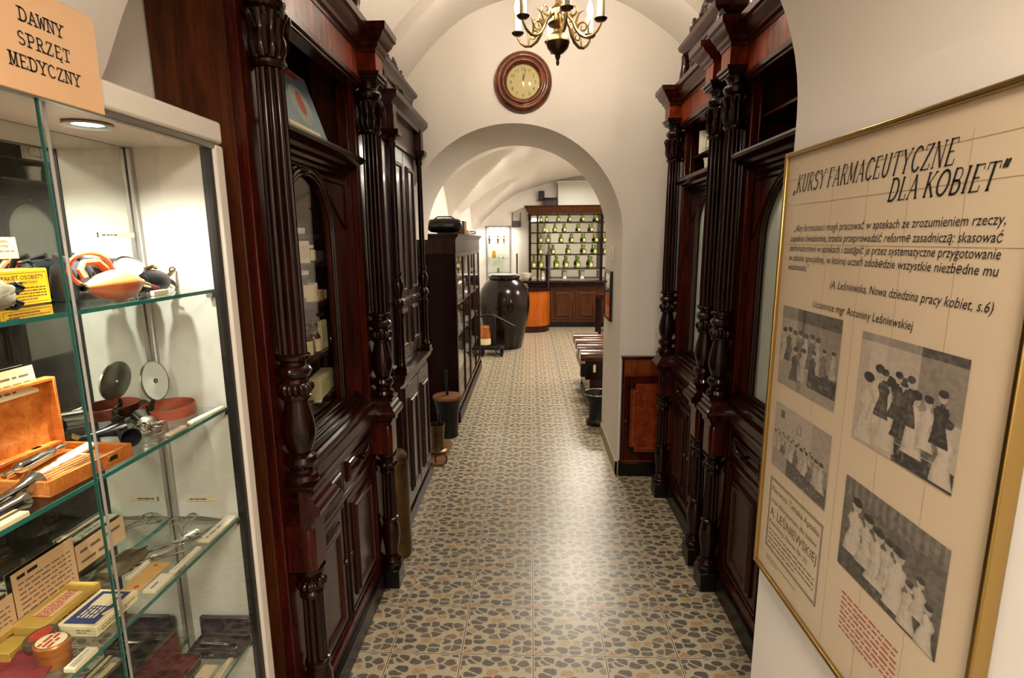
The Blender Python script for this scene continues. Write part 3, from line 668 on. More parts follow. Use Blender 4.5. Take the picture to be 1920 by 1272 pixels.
# ------------------------------------------------------------ chandelier
def chandelier():
    cx, cy, zc = .132, 2.85, 2.716; R_ = .212
    r = thing('chandelier', 'six-armed brass chandelier with white candle sleeves hanging from the vault', 'chandelier', (cx, cy, 0))
    b = B().lathe([(0, 2.545), (.006, 2.55), (.009, 2.562), (.006, 2.57), (.010, 2.578), (.014, 2.59), (.012, 2.596), (.030, 2.605), (.050, 2.625), (.057, 2.648), (.058, 2.651)], n=28, capt=False).build('lower_bowl', 'bronze', r)
    B().lathe([(.058, 2.650), (.057, 2.655), (.052, 2.672), (.036, 2.690), (.018, 2.698), (.016, 2.715), (.044, 2.728), (.050, 2.735), (.044, 2.742), (.028, 2.75), (.028, 2.80), (.032, 2.805), (.020, 2.815), (.012, 2.83), (.014, 2.86), (.026, 2.885), (.030, 2.91), (.022, 2.94), (.010, 2.955), (.012, 2.98), (.006, 2.99)], n=28).build('stem', 'brass', r)
    ch = B()
    for i in range(9):
        z = 3.0+i*.029; ch.tube([(.010*cos(a)*(i % 2 == 0), .010*cos(a)*(i % 2 == 1), z+.019*sin(a)) for a in [2*PI*k/10 for k in range(10)]], .003, 6, True)
    ch.build('chain', 'brass', r)
    B().lathe([(.008, 3.235), (.045, 3.25), (.05, 3.275)], n=20).build('ceiling_rose', 'brass', r)
    for k in range(6):
        a = math.radians(-82+60*k)
        def P(d, z, t=0): return (d*cos(a)-t*sin(a), d*sin(a)+t*cos(a), z)
        arm = B()
        ax = [(.026, 2.775), (.05, 2.765), (.075, 2.735), (.09, 2.70), (.11, 2.672), (.14, 2.655), (.17, 2.658), (.195, 2.675), (R_, 2.70), (R_, zc-.004)]
        arm.tube([P(d, z) for d, z in ax], [.007, .007, .007, .008, .008, .0075, .007, .006, .005, .005], 8)
        for c0, z0, rr, sg, st in ((.075, 2.785, .030, 1, PI), (.125, 2.70, .028, -1, 0)):
            arm.tube([P(c0+sg*rr*(1-.75*i/16)*cos(st+2*PI*1.2*i/16), z0+rr*(1-.75*i/16)*sin(st+2*PI*1.2*i/16)) for i in range(17)], [.0055*(1-.5*i/16) for i in range(17)], 6)
        arm.tube([P(.10, 2.69), P(.09, 2.73), P(.105, 2.765), P(.13, 2.775)], [.005, .006, .004, .001], 6)
        arm.tube([P(.155, 2.657), P(.15, 2.70), P(.165, 2.73)], [.005, .005, .001], 6)
        ao = arm.build('arm', 'brass', r)
        c = P(R_, zc)
        B().lathe([(.006, -.006), (.020, -.002), (.028, .004), (.031, .010), (.028, .008), (.012, .006)], c, 20).build('drip_pan', 'bronze', ao)
        B().lathe([(.017, .006), (.017, .098), (.012, .10)], c, 16).build('candle_sleeve', 'cand', ao)
        B().lathe([(.010, .100), (.015, .112), (.017, .128), (.012, .148), (.004, .168), (0, .172)], c, 14, capb=False).build('bulb', 'bulb', ao)
        light('chandelier_bulb', 'POINT', (cx+c[0], cy+c[1], c[2]+.135), CH_W, WARM, .016)
CH_W = 118.0
chandelier()

# ------------------------------------------------------------ wall clock over the arch
def clock():
    c = (-.05, YE, 2.722); r = thing('wall_clock', 'round brown wooden wall clock with cream dial over the archway', 'clock', c)
    T = Matrix.Rotation(PI/2, 4, 'X')                        # local z -> towards the camera (-y)
    b = B().lathe([(.182, 0), (.188, .012), (.186, .026), (.176, .040), (.162, .046), (.150, .044), (.145, .036), (.141, .036), (.138, .046), (.130, .050), (.120, .046), (.114, .034), (.108, .026), (.107, .012)], n=64, capb=False, capt=False); b.xf(T).build('case_ring', 'clockw', r, .9)
    b = B().lathe([(.108, .012), (.108, .004)], n=64); b.xf(T).build('dial', 'dial', r)
    fr = lambda x, z: frame_m((x, -.0125, z), (1, 0, 0), (0, 0, 1), .0004)
    for h in range(1, 13):
        a = PI/2-h*PI/6; rr = .080
        m = fr(rr*cos(a), rr*sin(a)-.0105); t = typed(str(h), .030, m, r, 'ink', 'numeral', align='CENTER')
    b = B()
    for q in range(60):
        a = q*PI/30; ra = .100; w = .0009
        d = Vector((cos(a), 0, sin(a))); n = Vector((-sin(a), 0, cos(a)))*w; o = Vector((0, -.0129, 0))
        k = [o+d*ra-n, o+d*(ra+.004)-n, o+d*(ra+.004)+n, o+d*ra+n]; b.add([tuple(p) for p in k], [(0, 1, 2, 3)])
    b.build('minute_track', 'ink', r, 0)
    for nm, ln, w, ang in (('hour_hand', .052, .005, 1.5), ('minute_hand', .083, .0035, 14)):
        a = math.radians(90-ang); b = B().obox(Matrix.Translation((0, -.0155, 0)) @ Matrix.Rotation(-a, 4, 'Y') @ Matrix.Translation((ln*.38, 0, 0)), ln*1.2, .0012, w); b.build(nm, 'ink', r)
    B().lathe([(.007, .013), (.007, .019)], n=14).xf(T).build('hub', 'brass', r)
    B().lathe([(.0, .034), (.05, .032), (.108, .024), (.108, .022), (.05, .030), (.0, .032)], n=48, capb=False, capt=False).xf(T).build('glass', 'glass', r)
clock()

# ------------------------------------------------------------ low walnut cupboard against the end wall
def cupboard():
    x0, x1 = .645, .905; r = thing('walnut_cupboard', 'low walnut cupboard side with inlaid notched panel, against the end wall', 'cupboard', (x0, 3.74, 0))
    w = x1-x0
    B().box(0, w, 0, .036, .105, .875).build('carcass', 'walnut', r, bevel=.003)
    B().box(-.006, w, -.012, .036, .875, .895).build('top', 'mah', r, bevel=.004)
    B().box(-.008, w, -.008, .036, 0, .105).build('plinth', 'ebony', r, bevel=.003)
    B().box(.0, .012, -.006, 0, .105, .875).build('edge_strip', 'ebony', r)
    B().box(.012, w, -.006, 0, .775, .875).build('upper_rail', 'walnut', r)
    d = B().box(.018, w, -.008, 0, .125, .755).build('panel_door', 'mahred', r, bevel=.002)
    def notch(a, c0, c1, n): return [(a+n, c0), (w, c0), (w, c1), (a+n, c1), (a+n, c1-n), (a, c1-n), (a, c0+n), (a+n, c0+n)]
    B().prism(notch(.06, .19, .70, .035), -.012, -.008, 'xz').build('burl_panel', 'burl', d, bevel=.001)
    m = B(); k = notch(.055, .183, .707, .035); m.tube([(x, -.011, z) for x, z in k[3:]+k[:1]], .006, 6); m.tube([(x, -.011, z) for x, z in (k[0], k[1])], .006, 6); m.build('notched_moulding', 'ebony', d)
    il = B()
    kk = notch(.085, .22, .67, .025)
    for a, c in zip(kk[3:]+kk[:1], kk[4:]+kk[:2]): il.tube([(a[0], -.0122, a[1]), (c[0], -.0122, c[1])], .0008, 4)
    il.build('inlay_line', 'pale', d)
    B().lathe([(.012, 0), (.006, .004), (0, .005)], n=12).xf(look((.036, -.008, .42), PI/2)).build('keyhole_plate', 'bronze', d)
cupboard()

# ------------------------------------------------------------ tall brass-brown canister between the cabinets
r = thing('metal_canister', 'tall tarnished brown metal canister standing between the two cabinets on the floor', 'canister', (-.745, 2.72, 0))
B().lathe([(.082, 0), (.086, .01), (.084, .03), (.082, .20), (.083, .40), (.080, .55), (.074, .575), (.060, .592), (.030, .60), (0, .602)], n=32).build('body', 'copper', r)
B().lathe([(.085, .545), (.087, .553), (.083, .561)], n=32, capb=False, capt=False).build('rim', 'copper', r)

# ------------------------------------------------------------ thermostat on the arch jamb, framed picture under it
r = thing('wall_switch', 'small beige wall switch on the arch jamb above the black-framed picture', 'switch', (.63, 4.20, 1.60))
B().box(-.014, 0, -.035, .035, -.055, .055).build('plate', 'cardw', r, bevel=.003); B().box(-.020, -.014, -.014, .014, -.03, .03).build('rocker', 'cream', r, bevel=.002)
r = thing('framed_picture', 'narrow black-framed picture on the arch jamb under the switch', 'picture', (.63, 4.35, 1.27))
b = B()
for a in ((-.165, -.14, -.195, .195), (.14, .165, -.195, .195)): b.box(-.022, 0, *a)
b.box(-.022, 0, -.14, .14, -.195, -.17); b.box(-.022, 0, -.14, .14, .17, .195); b.build('frame', 'black', r, bevel=.002)
B().box(-.012, -.002, -.14, .14, -.17, .17).build('mount', 'cardw', r, 0)
B().box(-.0125, -.012, -.09, .09, -.09, .13).build('print', 'grey', r, 0)
B().box(-.018, -.016, -.14, .14, -.17, .17).build('glass', 'glass', r, 0)

# ------------------------------------------------------------ printed black-and-white photographs (flat prints)
def print_mesh(name, w, h, nx, ny, fn, org, ux, uy, parent, tone=((.05, .045, .04), (.62, .53, .42))):
    me = bpy.data.meshes.new(name); mt = frame_m(org, ux, uy, .0008)
    v = [tuple(mt @ Vector((w*i/nx, h*j/ny, 0))) for j in range(ny+1) for i in range(nx+1)]
    f = [(j*(nx+1)+i, j*(nx+1)+i+1, (j+1)*(nx+1)+i+1, (j+1)*(nx+1)+i) for j in range(ny) for i in range(nx)]
    me.from_pydata(v, [], f); me.update()
    at = me.color_attributes.new('print', 'FLOAT_COLOR', 'POINT'); d = []
    for j in range(ny+1):
        for i in range(nx+1):
            g = max(0, min(1, fn(i/nx, j/ny))); d += [tone[0][k]+(tone[1][k]-tone[0][k])*g for k in range(3)]+[1]
    at.data.foreach_set('color', d)
    t = NT('photo_print'); a = t.n('ShaderNodeVertexColor', layer_name='print'); t.l(a.outputs[0], t.b.inputs['Base Color']); t.set(Roughness=.6)
    me.materials.append(t.m); o = bpy.data.objects.new(name, me); COL.objects.link(o)
    if parent: o.parent = parent
    return o
def crowd(seed, room, folk, furn=(), noise=.16):
    rg = random.Random(seed); N = 40; nz = [[rg.uniform(-1, 1) for _ in range(N+1)] for _ in range(N+1)]
    def vn(u, v):
        x, y = u*(N-1), v*(N-1); i, j = int(x), int(y); a, b = x-i, y-j
        return (nz[i][j]*(1-a)+nz[i+1][j]*a)*(1-b)+(nz[i][j+1]*(1-a)+nz[i+1][j+1]*a)*b
    def fn(u, v):
        g = room(u, v)
        for (x0, x1, y0, y1, t) in furn:
            if x0 < u < x1 and y0 < v < y1: g = t + .25*max(0, vn(u, v)-.3)
        for q, (x, y, s, dress, hair) in enumerate(folk):    # x, foot height, size, dress and hair tone
            t = (v-y)/(s*.78)
            if 0 < t < 1:
                w = s*(.20-.11*min(1, t*1.5) + .07*max(0, 1-abs(t-.78)/.2))*(1 if t < .93 else .5)
                d = (u-x+.015*s*sin(7*t+q))/w
                if abs(d) < 1: g = dress*(1-.35*d*d) - .12*(abs(d+.25) < .06) + .10*vn(u*.9, v)
            if ((u-x)/(s*.085))**2 + ((v-y-s*.88)/(s*.10))**2 < 1: g = .68
            if ((u-x)/(s*.10))**2 + ((v-y-s*.955)/(s*.075))**2 < 1: g = hair
        return (g-.42)*1.25+.42 + noise*vn(u, v)*.6
    return fn
M['paperline'] = plain('paper_joint', '#a8906c', .6)
def poster():
    s_ = .745; xw = XP; y0, y1, z0, z1 = .697, 1.420, .808, 1.911       # y1 = far edge (left in view)
    r = thing('framed_poster', 'large gold-framed museum poster about pharmacy courses for women, on the white wall', 'poster', (xw, 0, 0))
    x = -.016; fw = .011
    b = B(); b.box(-.026, 0, y0, y0+fw, z0, z1); b.box(-.026, 0, y1-fw, y1, z0, z1); b.box(-.026, 0, y0+fw, y1-fw, z0, z0+fw); b.box(-.026, 0, y0+fw, y1-fw, z1-fw, z1)
    b.build('frame', 'gold', r, bevel=.003, seg=2)
    B().box(x, -.002, y0+fw*.5, y1-fw*.5, z0+fw*.5, z1-fw*.5).build('sheet', 'paper', r, 0)
    W_ = y1-y0; H_ = z1-z0; ux, uy = (0, -1, 0), (0, 0, 1); O = lambda u, v: (x-.0004, y1-u, z0+v)
    org = O(0, 0)
    # sheet joints
    b = B()
    for v in (.94, .885, .80): b.box(0, W_-.03, v*H_, v*H_+.0008, 0, .0001)
    for u in (.30, .47, .63, .80): b.box(u*W_, u*W_+.0006, .02, H_-.05, 0, .0001)
    b.xf(frame_m(org, ux, uy, .0002)).build('sheet_joint', 'paperline', r, 0)
    def fit(o, u, wd):
        w = max(o.dimensions.y, 1e-3)
        for vt in o.data.vertices: vt.co.y = (y1-u)-((y1-u)-vt.co.y)*(wd/w)
    def title(txt, u, v, h, wd):
        t = B(); letters(t, txt, u, v, h, org, ux, uy, .0006, .105, .05, .16, .22, .8, 0, .05); o = t.build('title_line', 'ink', r, 0)
        ys = [vt.co.y for vt in o.data.vertices]; w = max(ys)-min(ys)
        for vt in o.data.vertices: vt.co.y = (y1-u)-((y1-u)-vt.co.y)*(wd/w)
    title(',,KURSY FARMACEUTYCZNE', .042, 1.006, .038, .515); title('DLA KOBIET"', .400, .962, .037, .250)
    mt = lambda u, v: frame_m(O(u, v), ux, uy, .0006)
    for k, (line, u, v) in enumerate(((',,Aby farmaceuci mogli pracować w aptekach ze zrozumieniem rzeczy,', .060, .914), ('zupełnie świadomie, trzeba przeprowadzić reformę zasadniczą: skasować', .047, .890),
        ('terminatorstwo w aptekach i zastąpić je przez systematyczne przygotowanie', .047, .867), ('w szkole specjalnej, w której uczeń zdobędzie wszystkie niezbędne mu', .047, .844), ('wiadomości.”', .047, .822))):
        fit(typed(line, .0225, mt(u, v), r, 'ink', 'text_line', .15), u, .655-u if k < 4 else .10)
    fit(typed('(A. Leśniewska, Nowa dziedzina pracy kobiet, s.6)', .0235, mt(.241, .793), r, 'ink', 'text_line', .25), .241, .414)
    fit(typed('Uczennice mgr Antoniny Leśniewskiej', .0235, mt(.179, .744), r, 'ink', 'text_line', .1), .179, .325)
    rg = random.Random(4)
    def room1(u, v): return (.42 if v > .35 else .55) - (.18 if .38 < u < .44 else 0) + (.22 if u < .3 and v > .6 else 0) - .22*(v > .85)
    f1 = [(.07+.1*i, .30+.02*(i % 2), .42, (.78, .25, .7, .3)[i % 4], .12) for i in range(7)]+[(.3, .1, .42, .2, .1), (.45, .14, .4, .72, .1), (.62, .2, .36, .15, .12), (.78, .32, .3, .3, .1), (.92, .33, .3, .72, .1)]
    print_mesh('photograph', .263, .197, 170, 130, crowd(1, room1, f1, [(.55, 1, .12, .36, .13)]), O(.042, .535), ux, uy, r)
    def room2(u, v): return .70 - .30*(u > .62)*(v > .5) + .1*(.12 < u < .3)*(v > .62) - .25*(v > .93)
    f2 = [(.13, .02, .62, .95, .08), (.24, .22, .52, .9, .1), (.36, .05, .62, .95, .08), (.5, .2, .5, .12, .08), (.62, .12, .52, .92, .08), (.73, .22, .42, .9, .1), (.9, .02, .5, .93, .08), (.3, .3, .42, .2, .1), (.44, .34, .4, .18, .1), (.56, .34, .4, .15, .1), (.84, .3, .42, .1, .08)]
    print_mesh('photograph', .259, .213, 180, 150, crowd(2, room2, f2, [(.45, 1, .0, .16, .10), (.4, .95, .16, .34, .22)]), O(.375, .509), ux, uy, r)
    def room3(u, v): return .55 + .15*(v > .5) - .12*(u > .7)
    f3 = [(.04+.085*i, .30-.012*i, .26+.012*i, (.7, .85, .3)[i % 3], .12) for i in range(11)]+[(.1+.1*i, .40, .2, .75, .15) for i in range(7)]
    print_mesh('photograph', .263, .171, 170, 115, crowd(3, room3, f3, [(.3, 1, 0, .28, .2), (.45, .52, .72, .86, .25), (.46, .51, .735, .845, .7), (.12, .2, .8, .92, .25)]), O(.045, .312), ux, uy, r)
    def room4(u, v): return .24 + .1*(v > .8)*(int(u*26) % 2) - .08*(v < .25)
    f4 = [(.16, .22, .60, .93, .1), (.30, .2, .55, .85, .12), (.42, .12, .58, .9, .1), (.52, .2, .48, .82, .1), (.62, .06, .62, .95, .12), (.74, .02, .45, .88, .1), (.9, .0, .42, .95, .1), (.82, .2, .38, .8, .1)]
    print_mesh('photograph', .276, .194, 190, 140, crowd(5, room4, f4, [(.3, 1, .0, .12, .12)]), O(.373, .234), ux, uy, r)
    # advertisement of the women's pharmacy
    b = B(); a0, a1, c0, c1 = .050, .310, .080, .277
    for e_, w in ((0, .0022), (.005, .0012)):
        for q in ((a0+e_, a0+e_+w, c0+e_, c1-e_), (a1-e_-w, a1-e_, c0+e_, c1-e_), (a0+e_, a1-e_, c0+e_, c0+e_+w), (a0+e_, a1-e_, c1-e_-w, c1-e_)): b.box(*q, 0, .0001)
    b.xf(frame_m(org, ux, uy, .0005)).build('advert_border', 'inkg', r, 0)
    for line, v, sz, wd in (('Pierwsza Żeńska Apteka', .243, .022, .234), ('oraz laboratorium dla kobiet', .213, .018, .230), ('A. LEŚNIEWSKIEJ', .175, .034, .234), ('Petersburg, Newski Nr. 32.', .152, .016, .20)):
        o = typed(line, sz, mt(a0+.012, v), r, 'inkg', 'text_line'); w = o.dimensions.y; u = a0+.012
        for vt in o.data.vertices: vt.co.y = (y1-u)-((y1-u)-vt.co.y)*(wd/w)
    scribble(B(), rg, .23, .05, 4, frame_m(O(a0+.014, .092), ux, uy, .0005)).build('fine_print', 'inkg', r, 0)
    scribble(B(), rg, .17, .09, 8, frame_m(O(.40, .10), ux, uy, .0005)).build('caption', 'redink', r, 0)
    scribble(B(), rg, .16, .016, 2, frame_m(O(.06, .045), ux, uy, .0005)).build('caption', 'inkg', r, 0)
    B().box(x-.004, x-.002, y0+fw*.5, y1-fw*.5, z0+fw*.5, z1-fw*.5).build('glazing', 'posterglass', r, 0)
M['posterglass'] = glass('poster_glazing', (1, 1, 1), .02, .12, .35)
poster()

# ------------------------------------------------------------ far room: apothecary wall cabinet
ORD = ['first', 'second', 'third', 'fourth', 'fifth', 'sixth', 'seventh', 'eighth', 'ninth']
def far_cabinet():
    r = thing('apothecary_cabinet', 'wide dark apothecary cabinet with rows of green bottles in the far room', 'cabinet', (0, 10.75, 0))
    x0, x1 = -.045, 2.6; zb = .93
    B().box(x0, x1, .30, .33, zb, 2.24).build('mirrored_back', 'mirrord', r, 0)
    for x in (x0, 1.355, x1-.045): B().box(x-.0, x+.05, -.01, .32, zb, 2.22).build('upright', 'cup', r, bevel=.004)
    B().box(.118, .150, .02, .05, zb, 2.22).build('inner_upright', 'cup', r)
    B().box(.322, .352, -.02, .0, zb, 1.44).build('inner_upright', 'ebony', r)
    SH = [(a, 0) for a in (2.056, 1.857, 1.652, 1.426, 1.152)]
    for a, _ in SH: B().box(x0+.04, x1-.04, .0, .30, a-.018, a).build('shelf', 'cup', r, bevel=.003)
    B().mould([(-.03, 2.20), (.004, 2.20), (.010, 2.225), (.02, 2.25), (.05, 2.29), (.06, 2.33), (.085, 2.345), (.09, 2.362), (-.03, 2.364)], [(x0, .33), (x0, -.015), (x1, -.015), (x1, .33)]).box(x0, x1, -.015, .33, 2.21, 2.36).build('cornice', 'brownp', r, .5)
    for x in (x0-.03, 1.34): B().lathe([(.0, 2.08), (.02, 2.09), (.03, 2.12), (.02, 2.15), (.035, 2.18), (.03, 2.2)], (x+.04, -.02, 0), 12).build('bracket', 'maht', r)
    # counter and base
    B().box(x0-.20, x1, -.26, .33, .885, .93).box(x0-.04, x1, -.17, .33, .86, .886).box(x0-.02, x1, -.15, .33, .80, .861).build('counter_top', 'mah', r, bevel=.008, seg=2)
    B().box(x0, x1, -.13, .33, .10, .80).build('base_carcass', 'brownp', r, bevel=.003)
    B().box(x0, x1, -.12, .33, 0, .10).build('plinth', 'ebony', r)
    for a, c in ((-.02, .37), (.41, .82), (.88, 1.29), (1.40, 1.80), (1.86, 2.26)):
        d = B().box(a, c, -.142, -.13, .16, .75); k = len(d.v); d.mould(PFW, [(a+.06, .22), (c-.06, .22), (c-.06, .69), (a+.06, .69)], True)
        for i in range(k, len(d.v)): p = d.v[i]; d.v[i] = (p[0], -.142-p[2], p[1])
        d = d.build('base_door', 'brownp', r, .5, bevel=.002)
        B().box(a+.075, c-.075, -.150, -.142, .235, .675).build('panel', 'brownp', d, bevel=.006)
        B().box(c+.008, c+.042, -.15, -.13, .14, .78).build('pilaster', 'brownp', r, bevel=.005)
    for a, c in ((.36, 1.345),):
        B().box(a, c, -.018, -.008, .945, 1.13).build('glass_door', 'glass', r, 0)
        B().box(a, c, -.026, -.004, .93, .948).box(a, c, -.026, -.004, 1.12, 1.136).build('glass_door_rail', 'steel', r)
    return SH
SH = far_cabinet()
def green_bottle():
    r = thing('apothecary_bottle', '', 'bottle')
    B().lathe([(.030, 0), (.036, .004), (.037, .02), (.036, .085), (.030, .10), (.015, .112), (.013, .128), (.019, .132), (.019, .138), (.012, .140)], n=16).build('body', 'green', r)
    B().lathe([(.010, .138), (.012, .145), (.020, .152), (.021, .165), (.014, .176), (.0, .18)], n=12).build('stopper', 'green', r)
    b = B(); n = 8
    for i in range(n+1):
        a = -PI/2+(-1+2*i/n)*.62
        for z in (.028, .074): b.v.append((.0378*cos(a), .0378*sin(a), z))
    b.f = [(2*i, 2*i+2, 2*i+3, 2*i+1) for i in range(n)]; b.build('paper_label', 'label', r)
    return r
GB = green_bottle(); used = False
ROWS = [('top', 2.056, .82, [.200, .31, .543, .764, 1.023, 1.282]), ('second', 1.857, .92, [.268, .473, .662, .942, 1.189]), ('third', 1.652, .98, [.195, .337, .599, .808, 1.043, 1.283, 1.45]),
        ('fourth', 1.426, 1.05, [.194, .443, .745, 1.046, 1.262, 1.46]), ('lowest', 1.152, 1.32, [.060, .205, .511, .702, .932, 1.188])]
for nm, z, s, xs in ROWS:
    for i, x in enumerate(xs):
        o = GB if not used else copy_tree(GB); used = True
        o.location = (x, 10.80, z); o.scale = (s, s, s); o['group'] = 'green bottles in the apothecary cabinet'
        o['label'] = f'green glass bottle, {ORD[i]} from the left on the {nm} shelf of the far cabinet'
for i, x in enumerate((.24, .672, 1.02)):
    o = thing('pharmacy_jar', f'white porcelain pharmacy jar, {ORD[i]} along the counter under the bottle shelves', 'jar', (x, 10.86, .93), 0, 'white jars under the bottles')
    B().lathe([(.040, 0), (.046, .006), (.040, .02), (.042, .15), (.047, .16), (.047, .17), (.03, .178), (.012, .185), (.012, .195), (0, .20)], n=20).build('body', 'porc', o)
    B().lathe([(.0415, .06), (.0415, .11)], n=20, capb=False, capt=False).build('painted_label', 'cardp', o)
o = thing('mixing_bowl', 'cream ceramic bowl standing on the far counter behind the urn', 'bowl', (-.10, 10.60, .93))
B().lathe([(.04, 0), (.045, .01), (.075, .035), (.102, .08), (.112, .138), (.115, .142), (.108, .139), (.096, .085), (.065, .04), (0, .022)], n=32).build('bowl', 'cream', o)
# things on the far cabinet
o = thing('projection_screen', 'wide white roller-screen case standing on top of the apothecary cabinet', 'screen', (.53, 10.92, 2.364))
B().box(0, 1.6, 0, .10, .0, .44).build('sheet', 'white', o, bevel=.004); B().box(-.03, 1.62, -.02, .12, .44, .475).build('top_case', 'porc', o, bevel=.006)
o = thing('wooden_box', 'dark brown wooden box on top of the apothecary cabinet beside the white screen', 'box', (.26, 10.86, 2.364))
B().box(0, .24, 0, .18, 0, .13).build('body', 'cup', o, bevel=.005); B().box(-.008, .248, -.008, .188, .13, .155).build('lid', 'cup', o, bevel=.004)
o = thing('loudspeaker', 'small dark grey loudspeaker on the wall above the apothecary cabinet', 'speaker', (.21, 11.10, 2.48))
B().box(-.06, .06, -.13, -.02, 0, .18).build('case', 'grey', o, bevel=.008); B().box(-.05, .05, -.135, -.13, .01, .17).build('grille', 'blackm', o); B().box(-.02, .02, -.02, 0, .06, .12).build('bracket', 'black', o)
# curved orange counter
def orange_counter():
    r = thing('curved_counter', 'curved orange veneer counter with dark base in front of the apothecary cabinet', 'counter', (0, 10.15, 0))
    def plan(d): return [(-.45, .28)]+[(-.45, -.20-d)]+[(.02, -.20-d)]+[(.02+(.34+d)*sin(t*PI/20), .14-(.34+d)*cos(t*PI/20)) for t in range(1, 11)]+[(.36+d, .28)]
    B().prism(plan(0), .12, .775).build('front', 'orange', r, .5)
    B().prism(plan(-.012), 0, .12).build('base', 'mah', r, .5)
    B().prism(plan(.018), .775, .80).build('top', 'cup', r, .5)
orange_counter()
for i, x in enumerate((-.262, .33)):
    o = thing('counter_post', ('thin black post rising from the counter beside the cream bowl', 'thin black post standing before the green bottles on the counter')[i], 'post', (x, 10.2 if i == 0 else 10.28, .80))
    B().box(-.014, .014, -.014, .014, .006, .66 if i == 0 else .62).build('post', 'blackm', o, bevel=.002); B().box(-.03, .03, -.03, .03, 0, .006).build('foot_plate', 'blackm', o)
# lit glass case on the back wall
def glass_case():
    r = thing('wall_showcase', 'brightly lit narrow glass showcase against the back wall behind the big urn', 'showcase', (-.65, 10.9, 0))
    x0, x1, y0, y1, zt = -.25, .245, -.05, .20, 1.99
    for x in (x0, x1-.022):
        for y in (y0, y1-.02): B().box(x, x+.022, y, y+.02, .70, zt).build('post', 'alu', r, bevel=.002)
    B().box(x0, x1, y0, y1, zt-.03, zt).build('top', 'alu', r, bevel=.003); B().box(x0, x1, y0, y1, 0, .72).build('base', 'alu', r, bevel=.003)
    B().box(x0+.02, x1-.02, y1-.012, y1, .72, zt-.03).build('back_panel', 'white', r, 0)
    for z in (1.07, 1.36, 1.64): B().box(x0+.022, x1-.022, y0+.012, y1-.02, z-.006, z).build('shelf', 'shelfglass', r, 0)
    B().box(x0+.022, x1-.022, y0+.002, y0+.007, .72, zt-.03).build('front_glass', 'glass', r, 0)
    for i in range(3): B().lathe([(.014, zt-.05), (.016, zt-.03)], (x0+.1+.13*i, .05, 0), 10).build('spot_lamp', 'led', r)
    light('wall_showcase_lamp', 'AREA', (-.65, 10.95, 1.955), 9, (1, .95, .82), .3, sy=.12)
glass_case()
for i, (x, z, m, lab, f) in enumerate(((-.83, 1.64, 'bronze', 'dark bronze figurine on the upper shelf of the lit wall showcase', 1), (-.66, 1.64, 'amberw', 'brown statuette in the middle of the upper shelf in the lit wall showcase', 1), (-.54, 1.64, 'ochre', 'pale yellow figurine by the edge of the upper shelf in the wall showcase', 1))):
    o = tag(B().lathe([(.028, 0), (.03, .012), (.014, .02), (.020, .07), (.026, .10), (.010, .125), (.016, .14), (.014, .165), (0, .175)], n=12).build('figurine', m, loc=(x, 10.94, z)), lab, 'figurine', 'figurines in the wall showcase')
o = thing('yellow_jar', 'yellow jar with lid on the middle shelf of the lit wall showcase', 'jar', (-.74, 10.94, 1.36)); B().lathe([(.035, 0), (.04, .01), (.04, .10), (.03, .115)], n=16).build('body', 'yellow', o); B().lathe([(.03, .115), (.036, .118), (.03, .14), (0, .15)], n=16).build('lid', 'ochre', o)
tag(B().lathe([(.05, 0), (.07, .012), (.06, .02), (0, .016)], n=18).build('brass_dish', 'brass', loc=(-.60, 10.94, 1.36)), 'small brass dish on the middle shelf of the lit wall showcase', 'dish')
tag(B().lathe([(.02, 0), (.026, .01), (.014, .05), (.022, .08), (0, .09)], n=12).build('figurine', 'greenink', loc=(-.66, 10.94, 1.07)), 'small green figurine on the lowest shelf of the lit wall showcase', 'figurine', 'figurines in the wall showcase')
# router
o = thing('wifi_router', 'black wireless router with two upright antennas on the back wall', 'router', (-.29, 11.1, 2.03))
B().box(-.085, .085, -.04, 0, -.06, .06).build('case', 'grey', o, bevel=.008)
for s in (-1, 1): B().tube([(s*.075, -.03, .05), (s*.078, -.035, .22)], .006, 8).build('antenna', 'black', o)
# ------------------------------------------------------------ stoneware urn, its lid, the lever press
o = thing('stoneware_urn', 'huge brown glazed stoneware urn standing on the tiled floor', 'urn', (-.43, 8.62, 0))
b = B().lathe([(.27, 0), (.285, .02), (.33, .25), (.385, .50), (.41, .68), (.405, .82), (.37, .95), (.30, 1.05), (.245, 1.095), (.228, 1.11)], n=48, capt=False).build('body', 'urn', o)
B().lathe([(.228, 1.10), (.25, 1.115), (.255, 1.14), (.245, 1.155), (.225, 1.15), (.215, 1.11), (.22, 1.02)], n=48, capb=False, capt=False).build('rim', 'urn', o)
B().tube([(.12+.0, -.385, .80), (.12, -.43, .77), (.11, -.43, .66), (.10, -.39, .63)], .014, 8).build('lug_handle', 'urn', o)
o = thing('metal_tray', 'pale oval tray laid across the mouth of the brown urn', 'tray', (-.43, 8.60, 1.156), 0)
b = B().lathe([(.0, 0), (.19, 0), (.215, .012), (.222, .022), (.212, .02), (.185, .008), (0, .006)], n=32)
b.xf(Matrix.Diagonal((1, .72, 1, 1)) @ Matrix.Rotation(.0, 4, 'Y')).build('tray', 'tray', o)
o = thing('lever_press', 'black iron lever press with wooden drum on the floor in front of the urn', 'press', (-.60, 7.98, 0))
B().box(-.16, .20, -.12, .12, .10, .15).build('base', 'iron', o, bevel=.008)
for x, y in ((-.13, -.09), (.16, -.09), (-.13, .09), (.16, .09)): B().box(x-.02, x+.02, y-.02, y+.02, 0, .10).build('leg', 'iron', o)
B().box(.02, .07, -.03, .03, .15, .60).build('column', 'iron', o, bevel=.006)
B().tube([(-.16, 0, .585), (-.05, 0, .61), (.05, 0, .60), (.36, -.02, .44)], [.014, .022, .022, .012], 10).build('lever', 'iron', o)
B().lathe([(.075, .15), (.085, .16), (.085, .34), (.07, .40), (.075, .43), (.06, .45)], (-.09, 0, 0), 24).build('drum', 'amberw', o)
